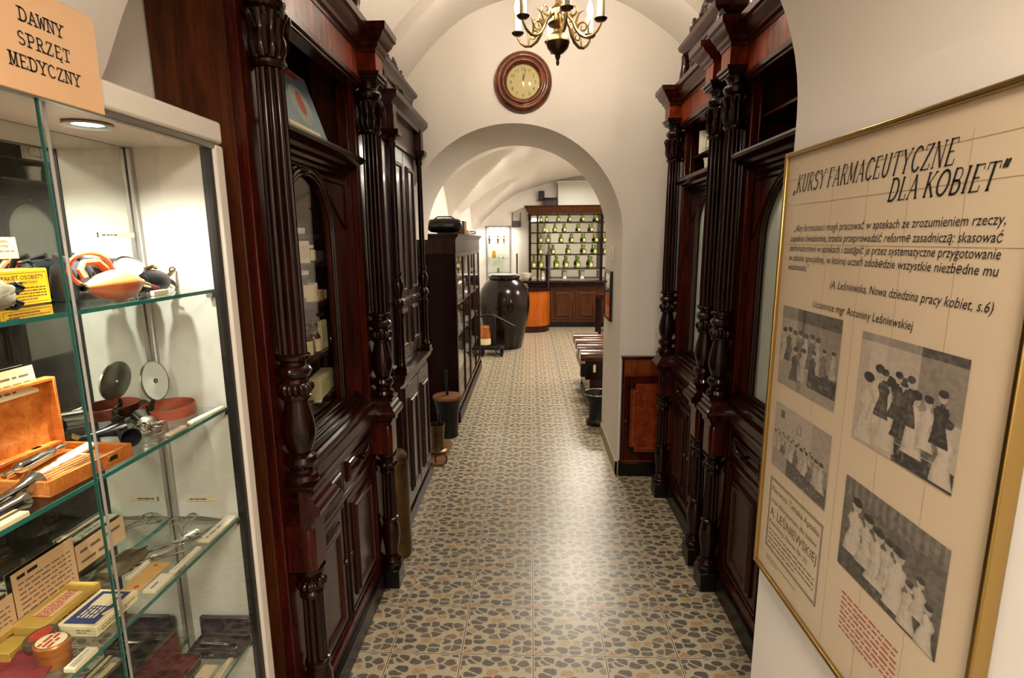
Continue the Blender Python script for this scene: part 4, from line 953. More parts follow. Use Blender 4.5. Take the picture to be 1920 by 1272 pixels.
B().lathe([(.088, .17), (.088, .26)], (-.09, 0, 0), 24, capb=False, capt=False).build('paper_label', 'card', o)
w = B(); w.tube([(.0, .055*cos(t*PI/8), .055*sin(t*PI/8)) for t in range(16)], .010, 8, True); w.xf(Matrix.Translation((.13, -.15, .10)) @ Matrix.Rotation(PI/2, 4, 'Z')); w.build('hand_wheel', 'iron', o)
B().tube([(.13, -.12, .12), (.13, -.15, .10)], .012, 8).build('axle', 'iron', o)
# ------------------------------------------------------------ black glazed display cabinet and what stands on it
def black_cabinet():
    r = thing('glazed_cabinet', 'tall black-brown wooden display cabinet with glazed doors in the far room', 'cabinet', (-.68, 4.89, 0))
    D = -.33; L = 2.255; zt = 1.77
    B().box(D, 0, 0, .03, 0, zt-.05).build('side_panel', 'cup', r, bevel=.003); B().box(D, 0, L-.03, L, 0, zt-.05).build('side_panel', 'cup', r, bevel=.003)
    B().box(D, D+.02, .03, L-.03, .1, zt-.05).build('back_panel', 'cup', r); B().box(D, .0, .03, L-.03, .1, .13).build('bottom', 'cup', r)
    B().box(D, .012, -.003, L+.003, 0, .105).build('plinth', 'cup', r, bevel=.003)
    B().box(D-.0, .004, -.003, L+.003, zt-.18, zt-.05).build('frieze', 'oak', r, bevel=.003)
    B().mould([(-.03, zt-.06), (.004, zt-.06), (.012, zt-.04), (.03, zt-.022), (.034, zt-.004), (-.03, zt)], [(D, -.0), (.0, -.0), (.0, L), (D, L)]).box(D, .0, 0, L, zt-.055, zt).build('cornice', 'oak', r, .5)
    zm = 1.115
    for k in range(2):
        a, c = .03+k*(L-.06)/2, .03+(k+1)*(L-.06)/2
        d = B().box(-.022, 0, a, a+.05, .11, 1.59).box(-.022, 0, c-.05, c, .11, 1.59).box(-.022, 0, a+.05, c-.05, .11, .17).box(-.022, 0, a+.05, c-.05, 1.55, 1.59)
        d = d.build('door_frame', 'mah', r, bevel=.003)
        m = (a+c)/2
        B().box(-.018, .002, m-.012, m+.012, .17, 1.55).build('glazing_bar', 'mahred', d, bevel=.002); B().box(-.018, .003, a+.05, c-.05, zm-.012, zm+.012).build('glazing_bar', 'mahred', d, bevel=.002)
        B().box(-.013, -.009, a+.05, c-.05, .17, 1.55).build('glass', 'glass', d, 0)
    for z in (.45, .80, 1.13, 1.36): B().box(D+.02, -.03, .03, L-.03, z-.015, z).build('shelf', 'white', r)
black_cabinet()
rg = random.Random(11)
mats = [('porc', 'white porcelain'), ('amber', 'dark brown glass'), ('card', 'cream'), ('greenink', 'green'), ('steel', 'metal')]
PROTO = {}
for si, z in enumerate((.13, .45, .80, 1.13, 1.36)):
    sh = ('bottom', 'second', 'third', 'fourth', 'top')[si]; n = 7
    for i in range(n):
        m, nm = mats[(i*2+si*3) % 5]; key = m
        if key not in PROTO:
            o = thing('storage_jar', '', 'jar'); B().lathe([(.044, 0), (.05, .006), (.05, .13), (.035, .155), (.030, .165)], n=14).build('body', m, o); B().lathe([(.036, .163), (.038, .18), (.02, .195), (0, .198)], n=14).build('lid', 'blackm' if m != 'porc' else 'porc', o)
            PROTO[key] = o
        else: o = copy_tree(PROTO[key])
        s = rg.uniform(.75, 1.05); o.location = (-.83+rg.uniform(-.03, .04), 5.05+i*.315+rg.uniform(-.03, .03), z); o.scale = (s, s, s)
        o['group'] = 'jars in the black glazed cabinet'; o['label'] = f'{nm} jar, {ORD[i]} from the near end, {sh} shelf of black glazed cabinet'
o = thing('portable_radio', 'rounded black portable radio lying on top of the black glazed cabinet', 'radio', (-.80, 5.10, 1.77), .15)
b = B().lathe([(0, -.165), (.035, -.16), (.058, -.13), (.066, -.07), (.068, 0), (.066, .07), (.058, .13), (.035, .16), (0, .165)], n=24); b.xf(Matrix.Translation((0, 0, .074)) @ Matrix.Rotation(PI/2, 4, 'Y')); b.build('case', 'black', o, 1)
b = B(); b.tube([(-.01, .069*cos(t*PI/12), .074+.069*sin(t*PI/12)) for t in range(24)], .004, 6, True); b.build('seam_band', 'blackm', o)
B().box(-.07, .06, -.03, .03, 0, .012).build('foot', 'blackm', o); b = B(); b.tube([(-.10, 0, .13), (-.06, 0, .155), (.06, 0, .155), (.10, 0, .13)], .006, 6).build('handle', 'blackm', o)
o = thing('cardboard_box', 'brown cardboard box behind the black radio on top of the black cabinet', 'box', (-.76, 5.62, 1.77)); B().box(-.09, .09, -.09, .09, 0, .13).build('body', 'lid', o, bevel=.003); B().box(-.09, .0, -.092, .092, .128, .136).build('flap', 'lid', o)
o = thing('power_socket_block', 'white socket block with a black cable at the cornice of the black cabinet', 'socket', (-.70, 6.0, 1.77)); B().box(-.03, .03, -.06, .06, 0, .05).build('block', 'porc', o, bevel=.004); B().tube([(.03, 0, .03), (.06, 0, .035), (.09, .02, .03), (.08, .10, .012), (0, .14, .01)], .006, 8).build('cable', 'black', o)
# ------------------------------------------------------------ mortars on the floor
o = thing('large_mortar', 'tall black mortar with wooden lid and pestle beside the black glazed cabinet', 'mortar', (-.735, 4.55, 0))
B().lathe([(.085, 0), (.09, .01), (.085, .03), (.09, .12), (.10, .24), (.118, .335), (.124, .352), (.112, .352)], n=28, capt=False).build('body', 'iron', o)
B().lathe([(.0, .35), (.128, .35), (.130, .36), (.126, .372), (0, .376)], n=28).build('lid', 'lid', o); B().tube([(0, 0, .375), (-.005, .0, .46), (-.008, 0, .60)], [.013, .012, .015], 10).build('pestle', 'iron', o)
o = thing('wooden_board', 'old thick wooden board lying on the floor next to the oak cabinet', 'board', (-.715, 4.08, 0)); B().box(-.10, .045, -.2, .27, 0, .022).build('board', 'lid', o, bevel=.004)
o = thing('small_mortar', 'brown metal mortar standing on the wooden floor board', 'mortar', (-.755, 4.12, .022))
B().lathe([(.055, 0), (.075, .006), (.075, .02), (.055, .03), (.05, .05), (.054, .15), (.06, .22), (.066, .235), (.058, .235), (.045, .1), (0, .06)], n=24).build('body', 'copper', o); B().tube([(0, 0, .06), (.02, .0, .33)], [.018, .010], 10).build('pestle', 'iron', o)
o = thing('iron_hoop', 'small black iron hoop with a scrap of paper inside on the tiled floor', 'hoop', (-.695, 3.905, 0)); b = B(); b.tube([(.045*cos(t*PI/10), .0, .05+.045*sin(t*PI/10)) for t in range(20)], .005, 8, True); b.build('hoop', 'iron', o); B().box(-.022, .02, -.012, .012, .006, .02).build('paper_scrap', 'porc', o)
o = thing('bell_mortar', 'black iron mortar with flared shiny rim on the floor at the arch jamb', 'mortar', (.62, 4.88, 0))
B().lathe([(.10, 0), (.105, .012), (.105, .035), (.085, .05), (.078, .065), (.078, .17), (.086, .20), (.086, .215), (.10, .235), (.118, .275), (.128, .30)], n=32, capt=False).build('body', 'iron', o)
B().lathe([(.128, .30), (.131, .305), (.128, .31), (.121, .306)], n=32, capb=False, capt=False).build('rim', 'chrome', o); B().lathe([(.121, .306), (.10, .25), (.07, .18), (0, .15)], n=32, capb=False).build('bowl', 'iron', o)
# ------------------------------------------------------------ polished bench
def bench():
    r = thing('slatted_bench', 'polished dark wooden bench with four rounded seat boards behind the arch jamb', 'bench', (.50, 5.3, 0))
    for i in range(4):
        y = .04+i*.31
        p = [(0, 0), (.20, 0), (.205, .05), (.19, .085), (.12, .10), (.04, .092), (.0, .07), (-.012, .035)]
        B().prism([(y+a, .50+c) for a, c in p], -.0, 1.1, 'yz').build('seat_board', 'bench', r, .5, bevel=.006, seg=2)
    B().box(.05, 1.1, .06, 1.15, .30, .50).build('drawer_case', 'cup', r, bevel=.004)
    B().box(.0, .06, .02, .10, .34, .46).build('end_block', 'ebony', r, bevel=.004); B().box(.13, .155, .054, .06, .38, .46).build('paper_tag', 'card', r)
    B().box(.10, 1.1, .09, 1.10, .06, .30).build('base', 'mah', r, bevel=.004)
    for x, y in ((.13, .13), (.13, 1.05), (1.0, .13), (1.0, 1.05)): B().box(x-.03, x+.03, y-.03, y+.03, 0, .06).build('foot', 'ebony', r)
bench()
o = thing('side_table', 'dark wooden table edge with a white cup shape below, beside the far panelled counter', 'table', (1.20, 9.6, 0))
B().box(0, .6, 0, .5, .66, .69).build('top', 'cup', o, bevel=.003)
for x, y in ((.03, .03), (.57, .03), (.03, .47), (.57, .47)): B().box(x-.025, x+.025, y-.025, y+.025, 0, .66).build('leg', 'cup', o)
o['label'] = 'dark wooden side table in the far room beside the apothecary counter'

# ------------------------------------------------------------ things inside the carved cabinets
XI = -.878
def jar_in(name, lab, y, z, prof, m, lid=None, lm='blackm', cat='jar', label=None):
    o = thing(name, lab, cat, (XI, y, z)); B().lathe(prof, n=20).build('body', m, o)
    if lid: B().lathe(lid, n=20).build('lid', lm, o)
    if label:
        r, z0, z1, w = label; b = B(); n = 8
        for i in range(n+1):
            a = -.45+(-1+2*i/n)*w
            for zz in (z0, z1): b.v.append((r*cos(a), r*sin(a), zz))
        b.f = [(2*i, 2*i+2, 2*i+3, 2*i+1) for i in range(n)]; b.build('paper_label', 'card', o)
    return o
def carton(name, lab, y, z, w, d, h, m, rz=0, face='cardw', text=None, ink='redink', x=XI, cat='box', top=None):
    o = thing(name, lab, cat, (x, y, z), rz); B().box(-d/2, d/2, -w/2, w/2, 0, h).build('body', m, o, bevel=.0015)
    if face: B().box(d/2, d/2+.0006, -w/2+.003, w/2-.003, .003, h-.003).build('front_label', face, o, 0)
    rg = random.Random(lab); scribble(B(), rg, w*.7, h*.6, max(3, int(h/.010)), frame_m((d/2+.0008, -w*.35, h*.2), (0, 1, 0), (0, 0, 1), .0002)).build('print', ink, o, 0)
    return o
JP = [(.018, 0), (.021, .004), (.021, .03), (.016, .036), (.016, .045)]
jar_in('white_jar', 'small white jar on the top shelf behind the arched cabinet glass', 1.985, 1.735, JP, 'porc', [(.017, .044), (.018, .056), (0, .058)], 'porc')
jar_in('round_pillbox', 'low white round pillbox beside the small jar on the top cabinet shelf', 2.045, 1.735, [(.024, 0), (.026, .003), (.026, .014)], 'porc', [(.027, .013), (.027, .022), (0, .024)], 'porc', 'box')
carton('pharmacy_carton', 'tall white and pink paper carton on the second shelf behind the cabinet glass', 2.04, 1.625, .062, .05, .085, 'card', -.35)
jar_in('labelled_jar', 'round glass jar with an oval label beside the tall carton on the second shelf', 2.13, 1.625, [(.022, 0), (.026, .006), (.026, .05), (.02, .056)], 'clear', [(.02, .056), (.021, .068), (0, .07)], 'porc', 'jar', (.0268, .008, .05, .5))
carton('grey_tin', 'flat grey tin box at the end of the second shelf behind the cabinet glass', 2.20, 1.625, .075, .04, .045, 'grey', 0, None, ink='inkg', cat='tin')
jar_in('square_bottle', 'large clear bottle with big cream label on the third shelf behind the cabinet glass', 2.065, 1.468, [(.034, 0), (.038, .005), (.038, .075), (.030, .09), (.018, .10), (.018, .115)], 'clear', [(.020, .113), (.022, .13), (0, .134)], 'porc', 'bottle', (.0388, .01, .075, .8))
carton('pink_carton', 'small pink-edged carton behind the large labelled bottle in the cabinet', 2.145, 1.468, .03, .03, .075, 'cardw', 0)
carton('brown_carton', 'little brown carton toward the far end of the third cabinet shelf', 2.19, 1.468, .032, .03, .045, 'manila', 0, 'manila', ink='ink')
carton('grey_card_box', 'little grey box with a square stamp at the end of the third cabinet shelf', 2.235, 1.468, .034, .03, .042, 'grey', 0, 'card', ink='ink')
jar_in('low_tin', 'low round metal tin in front of the labelled bottle on the third shelf', 1.985, 1.468, [(.028, 0), (.03, .003), (.03, .022)], 'steel', [(.031, .02), (.031, .03), (0, .031)], 'steel', 'tin').location.x = -.872
AB = [(.024, 0), (.028, .005), (.028, .068), (.02, .082), (.012, .09), (.012, .10), (.016, .102), (.016, .108)]
jar_in('amber_bottle', 'brown medicine bottle with tan cap and cream label on the fourth cabinet shelf', 2.035, 1.262, AB, 'amber', [(.014, .107), (.017, .109), (.017, .122), (0, .124)], 'lid', 'bottle', (.0287, .01, .065, .55))
jar_in('amber_bottle', 'brown medicine bottle with black stopper, second on the fourth cabinet shelf', 2.115, 1.262, AB, 'amber', [(.009, .107), (.018, .112), (.015, .128), (0, .13)], 'black', 'bottle', (.0287, .01, .06, .5))
carton('printed_card', 'upright printed card box standing behind the brown bottles on the fourth shelf', 2.215, 1.262, .052, .016, .12, 'card', -.1, 'label', ink='greenink')
jar_in('dark_flask', 'dark glass flask with round stopper at the end of the fourth cabinet shelf', 2.30, 1.262, [(.02, 0), (.026, .01), (.022, .045), (.009, .06), (.009, .075)], 'amber', [(.008, .074), (.016, .085), (0, .10)], 'amber', 'flask')
carton('decorated_box', 'long paper box with red and green print on the lowest cabinet shelf', 2.16, 1.08, .22, .05, .085, 'label', .12, 'card', ink='greenink')
o = carton('folded_leaflet', 'folded pale leaflet lying in front of the decorated box in the cabinet', 2.05, 1.08, .06, .03, .004, 'cardw', .3, None, ink='inkg', cat='paper', x=-.85)
# picture leaning in the open top niche
M['skyblue'] = mottled('blue_grey_print', '#6f8791', '#8aa0a6', 6, .45)
o = thing('leaning_picture', 'blue-grey picture board leaning in the open top niche of the carved cabinet', 'picture', (-.80, 2.06, 2.060), 0, rot=(0, -.33, 0))
B().box(-.008, 0, -.19, .19, .0, .29).build('board', 'card', o, bevel=.001)
B().box(0, .0006, -.186, .186, .004, .286).build('printed_ground', 'skyblue', o, 0)
b = B().lathe([(0, 0), (.06, 0), (.06, .0004), (0, .0004)], n=28); b.xf(Matrix.Translation((.0007, .03, .15)) @ Matrix.Rotation(PI/2, 4, 'Y') @ Matrix.Diagonal((1.25, 1.5, 1, 1))); b.build('oval_medallion', 'frost', o, 0)
b = B().lathe([(0, 0), (.035, 0), (.035, .0004), (0, .0004)], n=24); b.xf(Matrix.Translation((.0014, .035, .16)) @ Matrix.Rotation(PI/2, 4, 'Y') @ Matrix.Diagonal((1.3, .9, 1, 1))); b.build('figure_shape', 'rubber', o, 0)
B().box(.0007, .0011, -.15, .12, .045, .062).build('lettering_band', 'card', o, 0); B().box(.0007, .0011, -.15, -.05, .225, .245).build('lettering_band', 'card', o, 0)
B().box(.0007, .0011, -.18, .10, .255, .28).build('red_band', 'redink', o, 0); B().box(.0007, .0011, .02, .16, .012, .032).build('red_band', 'redink', o, 0)
# on the open shelves of the pedimented cabinet
o = thing('name_card', 'white cardboard sign with a printed outline in the open niche of the pedimented cabinet', 'sign', (1.0, 3.20, 2.18), PI+.75)
B().box(-.003, .003, -.065, .065, 0, .125).build('card', 'cardw', o); b = B(); b.ribbon([(-.02, .02), (.0, .03), (.03, .03), (.035, .06), (.02, .085), (-.01, .09), (-.02, .07), (-.02, .02)], .003, 0, (.0034, 0, 0), (0, 1, 0), (0, 0, 1)); b.build('outline', 'ink', o, 0)
scribble(B(), random.Random(3), .05, .018, 2, frame_m((.0035, -.045, .015), (0, 1, 0), (0, 0, 1))).build('print', 'ink', o, 0)
o = thing('porcelain_pot', 'white porcelain pot on the lower open shelf of the pedimented cabinet', 'pot', (1.0, 3.16, 2.057))
B().lathe([(.03, 0), (.033, .004), (.036, .06), (.04, .08), (.044, .088), (.036, .088), (.03, .02), (0, .012)], n=24).build('body', 'porc', o)

# ------------------------------------------------------------ lit glass showcase on the near side
XM, XG, YA, YB = -.945, -.752, .02, 1.293           # mirror, front glass, near and far inner ends
S1, S2, S3, S4 = 1.595, 1.297, .995, .634
def showcase():
    r = thing('glass_showcase', 'tall silver-framed glass showcase with lit shelves of old medical tools', 'showcase', (0, .66, 0))
    oy = -.66
    def bx(x0, x1, y0, y1, z0, z1): return B().box(x0, x1, y0+oy, y1+oy, z0, z1)
    bx(-.965, -.745, -.03, 1.345, 0, .30).build('base', 'alu', r, bevel=.004)
    bx(XM, XG-.012, YA, YB, .30, .31).build('floor_panel', 'white', r, 0)
    bx(-.77, -.744, YB+.014, 1.345, .30, 1.935).build('corner_post', 'aluw', r, bevel=.007, seg=3)
    bx(-.77, -.744, -.03, YA, .30, 1.935).build('corner_post', 'aluw', r, bevel=.007, seg=3)
    bx(-.772, -.752, YB-.002, YB+.014, .30, 1.932).build('black_seal', 'blackgap', r)
    bx(-.965, -.772, YB, YB+.01, .30, 1.935).build('end_panel', 'white', r); bx(-.965, -.772, YB+.01, 1.343, .30, 1.935).build('outer_side', 'aluw', r, bevel=.002)
    bx(-.965, -.772, -.03, YA, .30, 1.935).build('end_panel', 'white', r)
    bx(-.965, XM, YA, YB, .31, 1.925).build('mirror_back', 'mirror', r, 0)
    p = bx(XM, XM+.014, YB-.012, YB, .31, 1.925); p.build('inner_corner_profile', 'alu', r, bevel=.003)
    bx(-.965, -.744, -.03, 1.345, 1.938, 1.99).build('fascia', 'aluw', r, bevel=.008, seg=3)
    bx(-.762, -.746, -.02, 1.33, 1.924, 1.938).build('glass_track', 'steel', r, bevel=.002)
    c = bx(XM, -.764, YA, YB, 1.926, 1.938); c.build('ceiling_panel', 'white', r, 0)
    for y in (.42, 1.03):
        l = B().lathe([(.026, 0), (.040, -.002), (.041, -.006), (.026, -.004)], (-.822, y+oy, 1.926), 28, capb=False, capt=False).build('spot_ring', 'steel', r)
        B().lathe([(.0, -.002), (.026, -.002), (.026, -.0015), (0, -.0015)], (-.822, y+oy, 1.926), 24).build('spot_lens', 'led', l)
        light('showcase_spot_beam', 'SPOT', (-.822, y, 1.917), SC_W*7.5, (1, .95, .86), .012, (0, -.05, 0), spot=.85, blend=1)
        light('showcase_spot', 'SPOT', (-.822, y, 1.918), SC_W, (1, .95, .86), .012, spot=2.6, blend=.6)
    for z in (S1, S2, S3, S4):
        s = bx(XM+.001, -.768, YA+.004, YB-.006, z-.007, z).build('glass_shelf', 'shelfglass', r, 0)
        bx(-.768, -.7665, YA+.004, YB-.006, z-.0075, z+.0004).build('green_edge', 'glassedge', s, 0)
        bx(XM+.001, XM+.0025, YA+.004, YB-.006, z-.007, z+.0002).build('green_edge', 'glassedge', s, 0)
        for y in (YA+.008, YB-.012): bx(-.785, -.770, y-.006, y+.012, z-.020, z-.007).build('shelf_clip', 'chrome', s, bevel=.001)
    g = bx(-.7535, -.7485, YA, .846, .31, 1.926).build('sliding_pane', 'glass', r, 0); bx(-.7537, -.7483, .846, .8478, .31, 1.926).build('polished_edge', 'glassedge', g, 0)
    g = bx(-.7615, -.7565, .868, YB, .31, 1.926).build('sliding_pane', 'glass', r, 0); bx(-.7617, -.7563, .867, .868, .31, 1.926).build('polished_edge', 'alu', g, 0)
SC_W = 15
showcase()

# ------------------------------------------------------------ board with the name of the display
o = thing('sign_board', 'peach board lettered for old medical equipment, hung on the fascia of the showcase', 'sign', (-.7415, .80, 1.925), 0)
B().box(-.002, .003, -.19, .168, 0, .155).build('board', 'board', o, bevel=.001)
for line, y, z, h in (('DAWNY', .0235, .1005, .0178), ('SPRZĘT', .0155, .0665, .0178), ('MEDYCZNY', -.0025, .0335, .0178)):
    b = B(); letters(b, line, y, z, h, (.003, 0, 0), (0, 1, 0), (0, 0, 1), .0005, .145, .13, .36, 0, 1, .875); b.build('lettering', 'ink', o, 0)

# ------------------------------------------------------------ exhibits: helpers
rgx = random.Random(21)
def strip(lab, x0, x1, y0, y1, z, h, rz=0, m='cardw', rows=1, group='white label strips in the showcase', name='label_strip', edge='card'):
    """caption strip lying on a shelf, printed side up"""
    o = thing(name, lab, 'label', ((x0+x1)/2, (y0+y1)/2, z), rz, group); w, l = x1-x0, y1-y0
    B().box(-w/2, w/2, -l/2, l/2, 0, h).build('strip', edge, o, bevel=.0006); B().box(-w/2+.0005, w/2-.0005, -l/2+.0005, l/2-.0005, h, h+.0004).build('face', m, o, 0)
    scribble(B(), rgx, l*.8, w*.5, rows, frame_m((w*.25, -l*.4, h+.0004), (0, 1, 0), (-1, 0, 0), .0002)).build('print', 'inkg', o, 0)
    return o
def wallcard(name, lab, x, y0, y1, z0, z1, m, rows, lean=0, tin=.0015, head=None, ink='inkg', group=None):
    o = thing(name, lab, 'label', (x, (y0+y1)/2, z0), 0, group, rot=(0, -lean, 0)); w, h = y1-y0, z1-z0
    B().box(-tin, 0, -w/2, w/2, 0, h).build('card', m, o, 0)
    k = h*.75 if head else h*.8
    scribble(B(), rgx, w*.85, k, rows, frame_m((0, -w*.43, h*.08), (0, 1, 0), (0, 0, 1), .0004)).build('handwriting', ink, o, 0)
    if head: scribble(B(), rgx, w*.7, h*.11, 1, frame_m((0, -w*.43, h*.85), (0, 1, 0), (0, 0, 1), .0004), .5).build('heading', 'ink', o, 0)
    return o
def rings(b, c, r, w, nrm_tilt=0, n=20):
    b.tube([(c[0]+r*cos(2*PI*i/n), c[1]+r*1.25*sin(2*PI*i/n), c[2]+nrm_tilt*sin(2*PI*i/n)) for i in range(n)], w, 6, True)
# ------------------------------------------------------------ top glass shelf
o = thing('dressing_packet', 'yellow box lettered OSOBISTY standing at the back of the top glass shelf', 'box', (-.921, .947, S1), .08)
B().box(-.014, .006, -.062, .055, 0, .066).build('box', 'yellow', o, bevel=.002)
b = B()
for q in ((-.055, .05, .059, .0595), (-.055, .05, .006, .0065), (.0495, .05, .006, .0595), (-.055, -.0545, .006, .0595)): b.box(q[0], q[1], q[2], q[3], 0, .0001)
b.xf(frame_m((.006, 0, 0), (0, 1, 0), (0, 0, 1), .0002)).build('border_line', 'ink', o, 0)
for t, y, z, s in (('PAKIET OSOBISTY', -.0475, .0475, .0112), ('PRZECIWIPERYTOWY', -.038, .0395, .0068)): typed(t, s, frame_m((.006, y, z), (0, 1, 0), (0, 0, 1), .0003), o, 'ink', 'lettering')
scribble(B(), rgx, .09, .026, 5, frame_m((.006, -.045, .009), (0, 1, 0), (0, 0, 1), .0003)).build('small_print', 'ink', o, 0)
o = wallcard('caption_card', 'peach typed caption card above the yellow box on the top shelf', -.935, .87, .966, S1+.085, S1+.123, 'cardp', 5, .05)
for c in list(o.children):
    if c.name.startswith('handwriting'): bpy.data.objects.remove(c)
for t, y, z in (('Pakiet osobisty', -.02, .0285), ('przeciwiperytowy', -.03, .0205)): typed(t, .0085, frame_m((0, y, z), (0, 1, 0), (0, 0, 1), .0004), o, 'ink', 'lettering')
scribble(B(), rgx, .08, .014, 2, frame_m((0, -.036, .003), (0, 1, 0), (0, 0, 1), .0004)).build('handwriting', 'inkg', o, 0)
o = thing('canvas_mask', 'bunched cream canvas gas mask with black buckled straps beside the yellow box', 'mask', (-.830, .772, S1+.004)); o.scale = (.9, .9, .88)
b = B().lathe([(0, -.07), (.024, -.064), (.036, -.04), (.038, 0), (.036, .03), (.026, .052), (0, .058)], n=26, rf=lambda a, j, z: 1+.10*sin(5*a+j)+.07*sin(9*a-2*j)); b.xf(Matrix.Translation((0, 0, .034)) @ Matrix.Rotation(PI/2, 4, 'X') @ Matrix.Diagonal((1, .85, -1, 1)))
b.build('canvas_body', 'canvas', o, 1)
for z, y in ((.046, .056), (.018, .050)):
    b = B(); b.tube([(.01, y-.008, z), (.018, y+.004, z+.004), (.016, y+.016, z-.002), (.004, y+.018, z-.010), (-.004, y+.006, z-.008)], .006, 8); b.build('strap', 'black', o)
B().box(.016, .020, .055, .073, .036, .055).build('buckle', 'steel', o, bevel=.001)
o = thing('rubber_hose', 'bent piece of brown rubber hose behind the canvas mask on the top shelf', 'hose', (-.925, .88, S1)); b = B(); b.tube([(0, -.02, .009), (0, -.005, .03), (0, .012, .06), (0, .018, .085)], .009, 10); b.build('hose', 'rubber', o)
o = thing('leather_pouch', 'black leather instrument pouch with brown lining behind the rubber bulb', 'pouch', (-.912, 1.122, S1))
b = B()
P = [(-.02, 0), (.03, 0), (.034, .02), (.030, .055), (.016, .078), (-.004, .083), (-.022, .07), (-.03, .03)]
for k, (yy, s) in enumerate(((-.105, .78), (-.10, .95), (-.04, 1.0), (.06, .95), (.10, .8), (.115, .6))):
    for (x, z) in P: b.v.append((x*s, yy, z*s))
n = len(P)
for k in range(5):
    for i in range(n): b.f.append((k*n+i, k*n+(i+1) % n, (k+1)*n+(i+1) % n, (k+1)*n+i))
b.f.append(tuple(reversed(range(n)))); b.f.append(tuple(5*n+i for i in range(n))); b.build('body', 'leather', o, .8, bevel=.004, seg=2)
for y in (-.10, -.06): b = B(); b.tube([(.036, y, .012), (.034, y-.004, .05), (.018, y-.004, .081), (-.006, y, .088)], .0055, 8); b.build('strap', 'leather', o)
b = B(); b.tube([(.034, -.05, .075), (.040, -.02, .045), (.042, .02, .015)], .008, 8); b.build('brown_lining', 'rubber', o)
for y in (-.09, -.045): B().tube([(.040, y, .024), (.043, y+.004, .014)], .0025, 6).build('hook', 'chrome', o)
o = thing('pressure_gauge', 'white-faced chrome pressure gauge inside the rubber tube loop on the top shelf', 'gauge', (-.848, 1.118, S1))
b = B().lathe([(.0, 0), (.026, 0), (.028, .004), (.028, .016), (.024, .018)], n=28, capt=False); T = look((.0, -.005, .052), 0, .9, -.5); b.xf(T); b.build('case', 'chrome', o)
B().lathe([(0, .0165), (.0245, .0165)], n=28, capb=False, capt=False).xf(T).build('dial', 'porc', o)
B().tube([(0, -.005, .03), (.0, .0, .012), (0, .03, .006)], .006, 8).build('stem', 'chrome', o); B().lathe([(.012, 0), (.014, .004), (.008, .028)], (0, -.004, 0), 14).build('stand', 'chrome', o)
o = thing('pressure_cuff', 'rolled dark grey pressure cuff beside the gauge on the top shelf', 'cuff', (-.850, 1.183, S1+.002)); b = B().lathe([(0, -.04), (.02, -.038), (.025, -.02), (.026, .015), (.02, .035), (0, .04)], n=20); b.xf(Matrix.Translation((0, 0, .026)) @ Matrix.Rotation(PI/2-.1, 4, 'X')); b.build('roll', 'leather', o, 1)
B().tube([(.005, -.02, .052), (.008, .0, .058), (.004, .016, .054)], .004, 6).build('brass_valve', 'brassb', o)
o = thing('rubber_bulb', 'orange rubber squeeze bulb with metal nozzle at the front of the top shelf', 'bulb', (-.812, 1.032, S1))
b = B().lathe([(.008, -.078), (.010, -.070), (.013, -.060), (.024, -.035), (.030, -.005), (.030, .018), (.022, .042), (.011, .058), (.008, .070)], n=28, capb=False); b.xf(Matrix.Translation((0, 0, .030)) @ Matrix.Rotation(-PI/2, 4, 'X') @ Matrix.Identity(4)); b.build('bulb', 'rubber', o, 1)
b = B().lathe([(.0085, -.081), (.0085, -.072), (.005, -.072), (.005, -.081)], n=16, capb=False, capt=False); b.xf(Matrix.Translation((0, 0, .030)) @ Matrix.Rotation(-PI/2, 4, 'X')); b.build('collar', 'chrome', o)
B().tube([(0, .066, .029), (0, .086, .023), (0, .092, .021)], [.007, .006, .005], 10).build('nozzle', 'steel', o); B().tube([(0, .09, .0215), (.0, .118, .014)], .0045, 8).build('tip', 'velvetred', o)
o = thing('rubber_tube', 'loop of orange rubber tubing standing around the pressure gauge', 'tube', (-.853, 1.026, S1)); b = B(); b.tube([(.0+.012*sin(t*PI/9), .050*cos(t*PI/9)+.0, .060+.032*sin(t*PI/9)-.01*cos(t*PI/9)) for t in range(0, 17)], .0042, 8); b.build('loop', 'rubber', o)
b = B(); b.tube([(-.012, .03, .075), (-.014, .0, .074), (-.012, -.012, .06), (-.006, -.01, .045)], .006, 8).build('inner_bend', 'rubber', o)
o = thing('clamp_speculum', 'chrome winged clamp instrument lying at the far end of the top shelf', 'instrument', (-.865, 1.242, S1))
B().tube([(-.005, -.075, .016), (0, -.01, .026), (.0, .018, .032)], .0035, 8).build('rod', 'brass', o); B().tube([(0, -.02, .026), (0, -.002, .032), (.002, .01, .030)], [.004, .009, .005], 8).build('joint', 'chrome', o)
for a, c in (((0, .012, .030), (.004, .038, .046)), ((0, .012, .030), (.01, .036, .006))): B().tube([a, ((a[0]+c[0])/2+.003, (a[1]+c[1])/2, (a[2]+c[2])/2), c], [.004, .005, .002], 6).build('wing', 'brass', o)
b = B(); b.tube([(.004, .034+.010*cos(t*PI/6), .047+.006*sin(t*PI/6)) for t in range(12)], .002, 6, True); b.build('finger_loop', 'brass', o)
B().tube([(0, .0, .028), (.014, .012, .005)], .0025, 6).build('leg', 'chrome', o); B().tube([(-.005, -.07, .015), (-.01, -.06, .003)], .0025, 6).build('leg', 'chrome', o)
o = strip('small peach label strip before the orange bulb nozzle on the top shelf', -.808, -.798, 1.115, 1.162, S1, .010, 0, 'cardp')
wallcard('caption_strip', 'narrow cream typed caption stuck on the mirror above the leather pouch', XM+.003, 1.168, 1.275, 1.7195, 1.7305, 'card', 1, 0, ink='ink')
